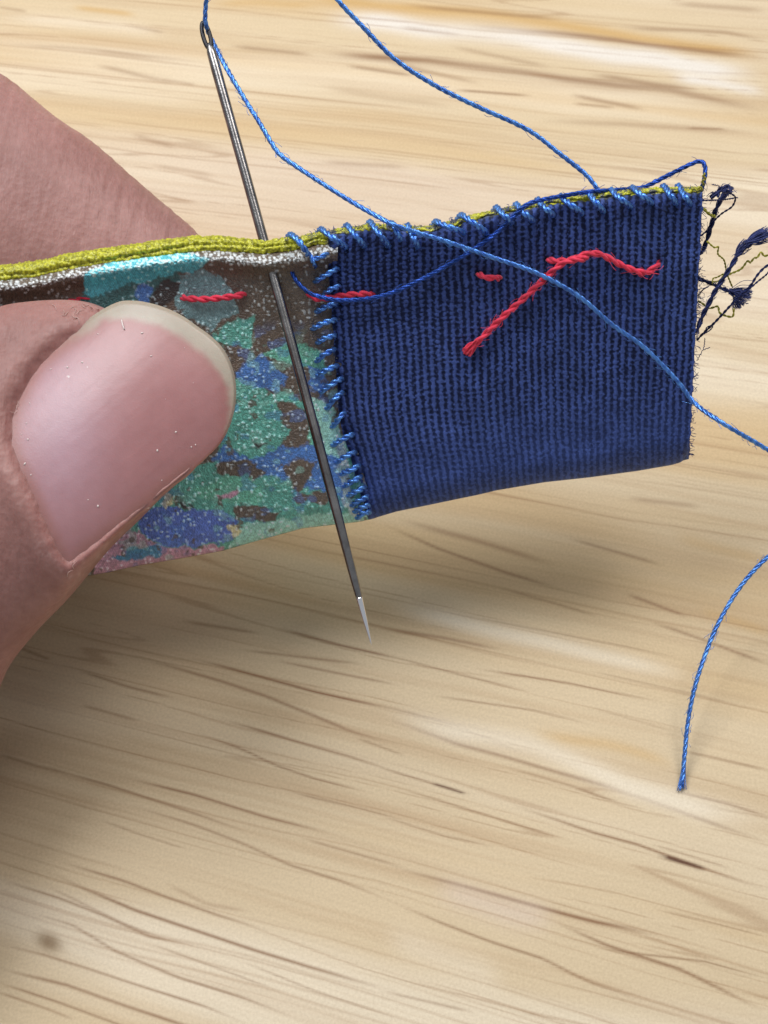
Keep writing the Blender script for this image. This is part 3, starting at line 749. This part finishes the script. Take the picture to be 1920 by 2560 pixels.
# tufts
def tuft(name, cx0, cy0, cx1, cy1, n, spread, r, mat):
    parts = []
    for k in range(n):
        a = rng.normal(0, 1, 6)
        dx, dy = cx1 - cx0, cy1 - cy0; L = math.hypot(dx, dy); nx, ny = -dy / L, dx / L
        e = 0.75 + 0.35 * rng.random()
        pts = [(cx0 + nx * a[0] * spread * .35, cy0 + ny * a[0] * spread * .35), (cx0 + dx * .5 * e + nx * a[1] * spread, cy0 + dy * .5 * e + ny * a[1] * spread),
               (cx0 + dx * e + nx * (a[1] * 1.1 + a[2] * .5) * spread, cy0 + dy * e + ny * (a[1] * 1.1 + a[2] * .5) * spread)]
        p = np.array(pts); d = fd(1745, p[:, 1]) + 0.05 + a[3] * 0.02
        q, s = smooth_path(P(p[:, 0], p[:, 1], d), 0.02)
        parts.append(tube(q, r, 3))
    V, Q, _ = merge(parts); link(name, fix_tris(name, V, Q), mat, strip)
M_FUZZ = mat_thread('navy_fluff', (0.06, 0.075, 0.22), 0.7, 0.4, 0.3, 0.3, (0.6, 0.65, 1.0))
tuft('thread_tuft', 1862, 608, 1920, 583, 170, 6.5, 0.0022, M_FUZZ)
tuft('thread_tuft', 1838, 640, 1868, 605, 60, 5.0, 0.0024, M_FUZZ)
tuft('thread_tuft', 1822, 728, 1876, 738, 100, 9, 0.0022, M_FUZZ)
tuft('thread_tuft', 1836, 742, 1852, 768, 80, 6.5, 0.0020, M_FUZZ)
tuft('thread_tuft', 1798, 500, 1816, 478, 50, 4.0, 0.0024, M_FUZZ)
# short fuzz fibres along the raw edge and the top edge
parts = []
for k in range(260):
    if k < 150:
        y = rng.uniform(490, 1140); x = np.interp(y, [470, 750, 1150], [1756, 1746, 1722]); ang = rng.normal(0, .8); L = rng.uniform(5, 17)
    else:
        x = rng.uniform(700, 1750); y = float(top_y(x)) + 5; ang = rng.normal(-1.57, .8); L = rng.uniform(5, 15)
    x1, y1 = x + L * math.cos(ang), y + L * math.sin(ang)
    m = rng.normal(0, 2.5, 2)
    p = np.array([(x - 3 * math.cos(ang), y - 3 * math.sin(ang)), ((x + x1) / 2 + m[0], (y + y1) / 2 + m[1]), (x1, y1)])
    q, s = smooth_path(P(p[:, 0], p[:, 1], fd(min(x, 1745), max(y, float(top_y(x)))) + 0.03 + rng.normal(0, .02)), 0.012)
    parts.append(tube(q, 0.0021, 3))
V, Q, _ = merge(parts); link('edge_fuzz', fix_tris('edge_fuzz', V, Q), M_FUZZ, strip, kind='stuff')

# ------------------------------------------------------------------ the needle
M_DARK = NT('blackened_steel'); M_DARK.set(Metallic=1.0, Roughness=0.4); M_DARK.b.inputs['Base Color'].default_value = (0.05, 0.05, 0.055, 1); M_DARK = M_DARK.m
needle = empty('sewing_needle', category='needle', label='dark steel sewing needle passing behind the yellow edge and out over the flowered satin')
NA = P(503, 40, 9.325); NB = P(929, 1613, 8.68)
nd = (NB - NA) / np.linalg.norm(NB - NA); NL = np.linalg.norm(NB - NA)
def nfrac(f): return NA + (NB - NA) * f
needle.location = Vector(nfrac(0.5)); bpy.context.view_layer.update()
s = np.concatenate([np.linspace(0.047, 0.10, 24), np.linspace(0.11, 0.80, 60), np.linspace(0.81, 0.93, 30)])
TIP = ([0.052, 0.09, 0.30, 0.78, 0.90, 0.96, 0.993, 1.0], [0.029, 0.035, 0.032, 0.031, 0.025, 0.0155, 0.005, 0.0008])
r = np.interp(s, [0.047, 0.054, 0.062, 0.09, 0.30, 0.78, 0.90, 0.96, 0.993, 1.0], [0.013, 0.024, 0.031, 0.034, 0.032, 0.031, 0.025, 0.0155, 0.005, 0.0008])
bow = 0.012 * np.sin(np.pi * s)
pts = np.array([nfrac(f) for f in s]) + bow[:, None] * RT
V, Q = tube(pts, r, 24); V = V - nfrac(0.5)
link('shaft', fix_tris('shaft', V, Q), M_STEEL, needle)
s2 = np.linspace(0.929, 1, 30)
V, Q = tube(np.array([nfrac(f) for f in s2]) + (0.012 * np.sin(np.pi * s2))[:, None] * RT, np.interp(s2, *TIP) * 1.002, 24)
M_TIP = NT('highlight_steel'); M_TIP.set(Metallic=1.0, Roughness=0.22); M_TIP.b.inputs['Base Color'].default_value = (0.96, 0.96, 0.98, 1)  # near-white colour stands for the window's reflection on the point
link('point', fix_tris('point', V - nfrac(0.5), Q), M_TIP.m, needle, label='needle point with its highlight in the colour')
side = np.cross(nd, FWD); side /= np.linalg.norm(side)
a = np.linspace(0, 2 * np.pi, 49)[:-1]
ec = nfrac(0.034); ring = np.array([ec + nd * 0.095 * np.cos(t) * (1 if True else 1) + side * 0.0225 * np.sin(t) for t in a])
ring = np.vstack([ring, ring[:2]])
V, Q = tube(ring, 0.0145, 10, cap=False); V = V - nfrac(0.5)
link('eye', make_mesh('eye', V, Q), M_DARK, needle)

# ------------------------------------------------------------------ the working thread
def wpts(rows): a = np.array(rows, float); return P(a[:, 0], a[:, 1], a[:, 2])
def F_(x, y, l): return (x, y, float(fd(x, y)) - l)
def TB_(x, y, l): return (x, y, float(table_depth(x, y)) - l)
path = [(1520,530,9.22), (1508,505,9.20), (1497,478,9.12), (1470,442,9.12), (1435,412,9.12), (1400,385,9.1), (1320,325,9.08), (1190,265,9.0), (1090,215,8.95), (990,150,8.9), (910,70,8.85), (840,-5,8.8), (740,-130,8.75), (620,-190,8.8), (545,-120,9.0),
        (522,-40,9.13), (515,10,9.22), (513,40,9.25), (515,62,9.27), (521,82,9.33), (532,104,9.38), (546,132,9.33), (575,186,9.24), (612,248,9.2), (650,309,9.15), (684,366,9.12), (704,390,9.1), (735,412,9.08), (800,455,9.02), (880,505,8.97), (945,542,8.90),
        (984,562,8.86), F_(1050,584,.13), F_(1111,602,.13), F_(1227,642,.13), F_(1342,683,.14), F_(1447,741,.13), F_(1528,810,.12), F_(1609,868,.10), F_(1690,949,.11), F_(1736,1007,.14), (1805,1057,9.14), (1920,1125,9.2), (2060,1215,9.3), (2120,1290,9.4),
        TB_(2060,1330,.95), TB_(1985,1350,.85), TB_(1920,1392,.75), TB_(1850,1468,.62), TB_(1790,1570,.48), TB_(1745,1690,.33), TB_(1722,1790,.2), TB_(1712,1880,.1), TB_(1705,1964,.02)]
T1 = thread_obj('sewing_thread', wpts(path), 0.0158, M_BLUE, plies=3, seed=200, pitch=0.15, category='thread',
           label='bright blue thread through the needle eye, crossing navy cloth and ending on the table')
loop = [(722,668,9.06), F_(729,678,.01), F_(742,703,.05), F_(770,730,.09), F_(800,742,.12), F_(840,750,.13), F_(885,750,.12), F_(930,745,.11), F_(990,728,.11), F_(1050,700,.12), F_(1110,668,.11), F_(1162,638,.08), F_(1200,612,.075), F_(1235,588,.09), F_(1262,562,.11), F_(1290,535,.11),
        (1315,513,8.885), (1345,502,8.9), (1400,491,8.93), (1470,480,9.0), (1540,475,9.07), (1600,470,9.10), (1628,460,9.12), (1665,441,9.12), (1705,421,9.1), (1738,406,9.08), (1754,404,9.07), (1762,414,9.06), (1763,432,9.06), (1759,455,9.07), (1754,472,9.1), (1748,486,9.14)]
T2 = thread_obj('sewing_thread', wpts(loop), 0.0150, M_BLUE_SHADED, plies=3, seed=201, pitch=0.14, category='thread',
           label='blue thread in a shade-darkened tone, slack in a bow at the seam and looped at the top corner')

# ------------------------------------------------------------------ the hand: one continuous skin
def loft(rings, sub=5, nseg=40):
    """rings: (L px, R px, centre depth, front thickness, back thickness)"""
    R = np.array([[*l, *r_, d, hf, hb] for l, r_, d, hf, hb in rings], float)
    n = len(R); t = np.arange(n); tt = np.linspace(0, n - 1, (n - 1) * sub + 1)
    e = np.vstack([2 * R[0] - R[1], R, 2 * R[-1] - R[-2]])
    out = []
    for x in tt:
        i = min(int(x), n - 2); f = x - i; a, b, c, d = e[i], e[i + 1], e[i + 2], e[i + 3]
        out.append(0.5 * (2 * b + (c - a) * f + (2 * a - 5 * b + 4 * c - d) * f * f + (3 * b - a - 3 * c + d) * f ** 3))
    out = np.array(out)
    th = np.linspace(0, 2 * np.pi, nseg, endpoint=False)
    ct = np.sign(np.cos(th)) * np.abs(np.cos(th)) ** 0.92; st = np.sign(np.sin(th)) * np.abs(np.sin(th)) ** 0.92
    V = []
    for row in out:
        L3 = P(row[0], row[1], row[4]); R3 = P(row[2], row[3], row[4]); c = (L3 + R3) / 2; a = (R3 - L3) / 2
        h = np.where(st > 0, max(row[5], .02), max(row[6], .02))
        V.append(c + ct[:, None] * a - (st * h)[:, None] * FWD)
    V = np.array(V).reshape(-1, 3)
    return V, len(out), nseg

def close_loft(V, nr, ns):
    c0 = V[:ns].mean(0); c1 = V[-ns:].mean(0)
    Q = grid_quads(nr, ns, True); k = len(V)
    V = np.vstack([V, c0, c1]); i = np.arange(ns); j = (i + 1) % ns; o = (nr - 1) * ns
    T = np.vstack([Q[:, [0, 1, 2]], Q[:, [0, 2, 3]], np.stack([j, i, np.full(ns, k)], 1), np.stack([o + i, o + j, np.full(ns, k + 1)], 1)])
    return V, T

thumb = [((-2600,700),(-2400,1850),9.2,1.1,.8), ((-1900,850),(-1600,2080),8.9,1.0,.8), ((-1150,1000),(-600,2400),8.5,.85,.5), ((-770,1200),(-110,2200),8.62,.75,.5), ((-560,1250),(-50,1900),8.78,.66,.58), ((-400,1110),(0,1706),8.76,.58,.56), ((-290,980),(75,1597),8.72,.54,.52),  # unseen thumb base widened to deepen the shadow on the table
         ((-190,880),(174,1493),8.70,.50,.50), ((-95,815),(270,1377),8.70,.47,.48), ((0,768),(345,1304),8.72,.44,.46), ((62,756),(402,1246),8.75,.42,.44), ((122,751),(448,1206),8.78,.40,.42), ((182,750),(488,1166),8.81,.36,.39),
         ((240,760),(520,1125),8.85,.31,.35), ((300,790),(540,1075),8.88,.25,.3), ((365,820),(548,1025),8.91,.18,.24), ((430,850),(545,980),8.93,.1,.15)]
index = [((-2900,700),(-3000,-300),10.1,1.0,.9), ((-2400,900),(-2400,-300),10.2,1.0,.9), ((-1700,720),(-1650,-230),10.3,.85,.85), ((-900,900),(-640,-20),10.25,.8,.8), ((-640,960),(-260,60),10.15,.76,.78), ((-440,1010),(0,185),10.06,.72,.74), ((-340,1040),(72,236),10.02,.70,.72), ((-250,1060),(147,297),10.0,.68,.70),
         ((-160,1090),(236,357),9.98,.66,.68), ((-80,1110),(338,447),9.95,.62,.65), ((0,1130),(424,520),9.93,.57,.6), ((80,1150),(503,592),9.91,.53,.55), ((190,1150),(570,680),9.9,.46,.48), ((290,1110),(585,790),9.88,.36,.36), ((380,1030),(560,880),9.86,.2,.2)]
def seg(pts):                    # a rounded limb through centres with radii, off the frame
    rings = []
    for i, (x, y, d, r_) in enumerate(pts):
        a = np.array(pts[max(i - 1, 0)][:2], float); b = np.array(pts[min(i + 1, len(pts) - 1)][:2], float)
        t = (b - a) / (np.linalg.norm(b - a) + 1e-9); nn = np.array([-t[1], t[0]]) * r_ * F / d
        rings.append(((x - nn[0], y - nn[1]), (x + nn[0], y + nn[1]), d, r_, r_))
    return rings
palm = [((-6600,-500),(-6500,1500),9.7,1.6,1.3), ((-5400,-500),(-5200,1500),9.7,1.6,1.3), ((-4200,-600),(-4000,1650),9.6,1.5,1.2), ((-3200,-500),(-3000,1650),9.6,1.3,1.1), ((-2500,-400),(-2400,1500),9.8,1.0,.9), ((-2200,-200),(-2150,1200),9.9,.8,.8)]
others = [seg([(-2500,950,10.1,.85),(-1700,1000,10.3,.75),(-1000,950,10.4,.7),(-650,900,10.4,.6),(-480,860,10.35,.45)]),
          seg([(-2600,1250,9.8,.75),(-1900,1350,9.7,.7),(-1300,1300,9.7,.62),(-950,1150,9.7,.45)]),
          seg([(-2900,-100,10.3,.8),(-2300,-200,10.7,.75),(-1800,0,10.9,.7),(-1500,300,10.8,.6),(-1400,450,10.7,.4)])]
parts = [close_loft(*loft(thumb)), close_loft(*loft(index)), close_loft(*loft(palm, 4))] + [close_loft(*loft(o_, 4, 24)) for o_ in others]
V, T, _ = merge(parts)
tmp = bpy.data.objects.new('hand_raw', make_mesh('hand_raw', V, T)); scene.collection.objects.link(tmp)
md = tmp.modifiers.new('remesh', 'REMESH'); md.mode = 'VOXEL'; md.voxel_size = 0.025
sm = tmp.modifiers.new('smooth', 'SMOOTH'); sm.iterations = 20; sm.factor = 0.5
dg = bpy.context.evaluated_depsgraph_get(); me = bpy.data.meshes.new_from_object(tmp.evaluated_get(dg))
bpy.data.objects.remove(tmp)
me.name = 'hand'
nv = len(me.vertices); co = np.empty(nv * 3, np.float32); me.vertices.foreach_get('co', co); co = co.reshape(-1, 3).astype(float)
no = np.empty(nv * 3, np.float32); me.vertices.foreach_get('normal', no); no = no.reshape(-1, 3)
hx, hy, hd = PX(co)
NAIL = [(303,752),(345,752),(405,766),(450,786),(492,815),(525,838),(552,863),(572,895),(585,930),(591,975),(588,1015),(579,1052),(568,1080),(553,1106),(520,1140),(492,1166),(434,1214),(405,1238),(347,1288),(289,1330),(231,1374),(196,1404),(172,1424),(150,1400),(132,1372),(112,1330),(84,1262),(56,1200),(32,1150),(20,1110),(20,1060),(30,1010),(46,985),(66,945),(88,912),(118,880),(150,850),(200,812),(240,784),(278,762)]
NC = np.array([320., 1090.]); AX = np.array([0.745, -0.667]); QX = np.array([0.667, 0.745])
def nail_depth(x, y):
    p = ((x - NC[0]) * AX[0] + (y - NC[1]) * AX[1]) / 430; q = ((x - NC[0]) * QX[0] + (y - NC[1]) * QX[1]) / 430
    return 8.24 + 0.42 * (q - .02) ** 2 + 0.26 * np.abs(q) ** 4 + 0.14 * p + 0.10 * p * p + 0.22 * np.clip(p - 0.3, 0, 9) ** 2
front = (no @ FWD) < -0.02
near = front & (hd < 9.12) & (hx > -400) & (hx < 700) & (hy > 600) & (hy < 1800)
idx = np.where(near)[0]
sd = poly_sd(hx[idx], hy[idx], NAIL)
nx, ny, ndp = hx[idx], hy[idx], hd[idx]
ndep = nail_depth(nx, ny)
# side on which the nail is free (tip) or bedded in skin (sides, cuticle)
pp = (nx - NC[0]) * AX[0] + (ny - NC[1]) * AX[1]
qq = (nx - NC[0]) * QX[0] + (ny - NC[1]) * QX[1]
newd = ndp.copy()
inside = sd < 0
wv_ = 8 * (vnoise(nx / 14, ny / 14, 210) - 0.5)
cov = sstep(-20, -6, sd + wv_) * (1 - sstep(60, 160, pp))       # skin laps over the nail's rim at the sides and the cuticle
newd[inside] = ((ndep + 0.03 + 0.05 * sstep(150, 300, pp)) * (1 - cov) + (ndep - 0.014) * cov)[inside]
out = ~inside
k = np.exp(-np.maximum(sd, 0) / 75)                     # blend skin to nail level near its rim
free = sstep(-60, 60, pp - 130)                         # towards the tip the skin stays below
ridge = (0.035 + 0.055 * np.exp(-((sd - 36) / 34) ** 2)) * np.exp(-np.maximum(sd, 0) / 120) * (1 - free)
tgt = ndp * (1 - k) + (ndep + 0.02 + 0.05 * free) * k
newd[out] = (tgt - ridge)[out]
edge_keep = sstep(-0.02, -0.35, (no[idx] @ FWD))        # leave the outline as traced
newd = ndp + (newd - ndp) * np.where(inside, 1, edge_keep)
# fine creases in the skin behind the nail
far = sstep(20, 120, sd)
cr = fbm((nx * 0.8 + ny * 0.6) / 26, (nx * -0.6 + ny * 0.8) / 110, 130, 3)
newd += far * 0.012 * (cr - 0.5)
co[idx] = P(nx, ny, newd)
# relax the moved patch a little, keep everything else
ne = len(me.edges); ed = np.empty(ne * 2, np.int32); me.edges.foreach_get('vertices', ed); ed = ed.reshape(-1, 2)
mask = np.zeros(nv, bool); mask[idx] = True
for it in range(3):
    acc = np.zeros_like(co); cnt = np.zeros(nv)
    np.add.at(acc, ed[:, 0], co[ed[:, 1]]); np.add.at(acc, ed[:, 1], co[ed[:, 0]]); np.add.at(cnt, ed[:, 0], 1); np.add.at(cnt, ed[:, 1], 1)
    av = acc / np.maximum(cnt, 1)[:, None]
    co[mask] = co[mask] * 0.6 + av[mask] * 0.4
# gentle vertical wrinkles of the finger pad behind the strip
fi = np.where(front & (hd > 9.15) & (hx > -600) & (hx < 620) & (hy < 1000))[0]
wr = fbm((hx[fi] + 0.25 * hy[fi]) / 13, hy[fi] / 130, 140, 3)
co[fi] += (no[fi] * (0.014 * (wr - 0.5))[:, None])
me.vertices.foreach_set('co', co.astype(np.float32).ravel())
me.polygons.foreach_set('use_smooth', np.ones(len(me.polygons), bool)); me.update()
col = np.ones((nv, 3))
rim = np.exp(-((sd + 2) / 14) ** 2) * (1 - free)
col[idx] = col[idx] * (1 - 0.14 * rim[:, None] * np.array([0.3, 1, 1]))
dry = np.exp(-((sd - 22) / 16) ** 2) * sstep(0.5, 0.75, fbm(nx / 9, ny / 9, 150, 3)) * (1 - free)
col[idx] = col[idx] + dry[:, None] * np.array([0.25, 0.42, 0.45])
set_col(me, col)
hand = link('hand', me, M_SKIN, category='hand', label='left hand pinching the strip between thumb in front and index finger behind')

# thumbnail: a curved plate with thickness
def build_nail():
    poly = np.array(NAIL, float)
    pc = (poly - NC) @ AX; qc = (poly - NC) @ QX
    th = np.linspace(0, 2 * np.pi, 200, endpoint=False)
    # star-shaped about the centre: sample the outline by angle
    ang = np.arctan2(poly[:, 1] - NC[1], poly[:, 0] - NC[0]); rad = np.hypot(poly[:, 1] - NC[1], poly[:, 0] - NC[0])
    o = np.argsort(ang); ang, rad = ang[o], rad[o]
    A = np.concatenate([ang - 2 * np.pi, ang, ang + 2 * np.pi]); Rr = np.tile(rad, 3)
    tt = np.linspace(-np.pi, np.pi, 401)[:-1]; rr = np.interp(tt, A, Rr)
    ker = np.array([1, 2, 3, 2, 1]) / 9.; rr = sum(w * np.roll(rr, k_ - 2) for k_, w in enumerate(ker))
    fr = np.concatenate([[0.0004], np.linspace(0.02, 0.93, 110), np.linspace(0.94, 1.0, 10)])
    X = NC[0] + fr[:, None] * rr * np.cos(tt); Y = NC[1] + fr[:, None] * rr * np.sin(tt)
    d = nail_depth(X, Y); e = sstep(0.975, 1.0, fr)[:, None] * np.ones_like(X)
    pp = ((X - NC[0]) * AX[0] + (Y - NC[1]) * AX[1])
    tipk = sstep(100, 200, pp)
    d = d + e * (0.012 + 0.01 * tipk) + 0.0022 * (fbm(((X - NC[0]) * QX[0] + (Y - NC[1]) * QX[1]) / 30, pp / 500, 160, 3) - 0.5)
    Vt = P(X, Y, d)
    Vb = P(NC[0] + (X - NC[0]) * 0.995, NC[1] + (Y - NC[1]) * 0.995, d + 0.035)[::-1]
    Va = np.vstack([Vt, Vb])
    inner = [(222,828),(258,796),(324,794),(405,812),(463,847),(512,884),(550,925),(572,968),(577,1023),(570,1075),(566,1112),(520,1170),(434,1225),(168,1450),(100,1380),(-20,1100),(60,900)]
    sdi = poly_sd(X + 6 * (vnoise(X / 12, Y / 12, 161) - .5), Y + 6 * (vnoise(X / 12, Y / 12, 162) - .5), inner)
    pink = lin(172, 119, 118); white = lin(170, 158, 140); pale = lin(190, 154, 166)
    C = np.broadcast_to(pink, X.shape + (3,)).copy()
    k = (0.75 * np.exp(-(((X - 150) / 120) ** 2 + ((Y - 1080) / 230) ** 2)))[..., None]; C = C * (1 - k) + pale * k  # soft lavender highlight painted into the nail colour
    warm = (np.exp(-(sdi / 30) ** 2) * (sdi < 0))[..., None] * 0.5; C = C * (1 - warm) + lin(158, 102, 92) * warm
    w = sstep(-16, 11, sdi)[..., None]; C = C * (1 - w) + white * w
    se = poly_sd(X, Y, NAIL); w = (sstep(-46, -10, se) * (1 - sstep(40, 160, pp)))[..., None] * 0.7; C = C * (1 - w) + lin(160, 108, 98) * w
    Ca = np.vstack([C, C[::-1]])
    nr = Va.shape[0]
    V = Va.reshape(-1, 3); Q = grid_quads(nr, len(tt), True)
    me = make_mesh('thumbnail', V, Q, Ca.reshape(-1, 3))
    link('thumbnail', me, M_NAIL, hand, label='pink thumbnail with an off-white grown tip')
build_nail()

# dry skin frayed at the corner of the nail and along the cuticle
M_FLAKE = NT('dry_skin'); M_FLAKE.set(Roughness=0.6); M_FLAKE.b.inputs['Base Color'].default_value = (0.66, 0.46, 0.41, 1); M_FLAKE.b.inputs['Alpha'].default_value = 0.8
parts = []
bv = BVHTree.FromPolygons([Vector(c) for c in co], [tuple(p.vertices) for p in me.polygons])
def skin_pt(x, y, lift):
    dr = P(x, y, 1.0) - CAM; dr /= np.linalg.norm(dr)
    h = bv.ray_cast(Vector(CAM), Vector(dr))
    if h[0] is None: return P(x, y, 8.9)
    return np.array(h[0]) - dr * lift
for k in range(26):
    if k < 14: x, y = 195 + rng.normal(0, 34), 774 + rng.normal(0, 12)
    elif k < 17: t = rng.random(); x, y = 175 + rng.normal(0, 6) + 0 * t, 1418 + rng.normal(0, 14)
    else: t = rng.random(); x, y = 44 + rng.normal(0, 6), 1020 + t * 80
    a = rng.uniform(0, 6.28); L = rng.uniform(9, 26)
    p = [(x, y), (x + L * .5 * math.cos(a) + rng.normal(0, 2), y + L * .5 * math.sin(a) + rng.normal(0, 2)), (x + L * math.cos(a + .5), y + L * math.sin(a + .5))]
    q, s_ = smooth_path(np.array([skin_pt(*p[0], 0.0), skin_pt(*p[1], 0.016), skin_pt(*p[2], 0.006)]), 0.01)
    parts.append(tube(q, 0.0028 * np.linspace(1, .4, len(q)), 4))
V, Q, _ = merge(parts); link('dry_skin', fix_tris('dry_skin', V, Q), M_FLAKE.m, hand, kind='stuff', label='flaky dry skin round the nail corner')

# dust and lint specks lying on the nail
M_DUST = NT('dust'); M_DUST.set(Roughness=0.7); M_DUST.b.inputs['Base Color'].default_value = (0.82, 0.72, 0.68, 1)
parts = []
for k in range(26):
    if k < 18: x, y = rng.uniform(70, 560), rng.uniform(800, 1330)
    else: x, y = 60 + rng.normal(0, 14), 1090 + rng.normal(0, 60)
    if poly_sd(np.array([x]), np.array([y]), NAIL)[0] > -14: continue
    d = float(nail_depth(x, y)) - 0.001; r_ = rng.uniform(0.0025, 0.006); a = rng.uniform(0, 6.28); L = r_ * rng.uniform(0.6, 1.6)
    u = np.array([math.cos(a), 0, math.sin(a)])
    c = P(x, y, d)
    q = np.array([c - RT * L * math.cos(a) - UP * L * math.sin(a), c, c + RT * L * math.cos(a) + UP * L * math.sin(a)])
    parts.append(tube(q, r_ * np.array([.5, 1, .5]), 6))
c = [P(304, 800, float(nail_depth(304, 800)) - .004), P(307, 812, float(nail_depth(307, 812)) - .012), P(311, 824, float(nail_depth(311, 824)) - .004)]
q, s_ = smooth_path(np.array(c), 0.01); parts.append(tube(q, 0.004, 5))
V, Q, _ = merge(parts); link('dust', fix_tris('dust', V, Q), M_DUST.m, hand, kind='stuff', label='pale dust specks on the nail')

# fibres standing off the threads
def fuzz(world_pts, n, parent, mat, r0, length, lo=0.0, hi=1.0):
    q, s_ = smooth_path(world_pts, 0.02); t, nn, bb = frames(q); parts = []
    for k in range(n):
        i = int(rng.uniform(lo, hi) * (len(q) - 2)) + 1; a = rng.uniform(0, 6.28); L = length * rng.uniform(0.5, 1.5)
        o = math.cos(a) * nn[i] + math.sin(a) * bb[i]; d = t[i] * rng.uniform(0.6, 1.6) * rng.choice([-1, 1])
        p = np.array([q[i] + o * r0 * .7, q[i] + o * (r0 + L * .3) + d * L * .5, q[i] + o * (r0 + L * rng.uniform(.2, .7)) + d * L])
        pp_, _ = smooth_path(p, L / 5); parts.append(tube(pp_, 0.0017, 3))
    V, Q, _ = merge(parts); link('fibres', fix_tris('fibres', V, Q), mat, parent, kind='stuff')
fuzz(wpts(path), 260, T1, M_BLUE, 0.017, 0.035); fuzz(wpts(loop), 60, T2, M_BLUE_SHADED, 0.016, 0.03)
for w_, r_ in FUZZ: fuzz(w_, 45, strip, M_FUZZ, r_ * .8, 0.03)
fuzz(on(tail, 0.09), 90, TAIL, M_RED, 0.022, 0.035)
# frayed cut end of the working thread on the table
parts = []
for k in range(16):
    a = rng.normal(0, 1, 3)
    p = wpts([TB_(1712 + a[0], 1900, .09), TB_(1707 + a[0] * 3, 1945, .03 + .008 * abs(a[1])), TB_(1705 + a[0] * 5, 1972 + a[2] * 4, .012 + .01 * abs(a[1]))])
    q, s_ = smooth_path(p, 0.015); parts.append(tube(q, 0.003, 4))
V, Q, _ = merge(parts); link('thread_end', fix_tris('thread_end', V, Q), M_BLUE, T1)
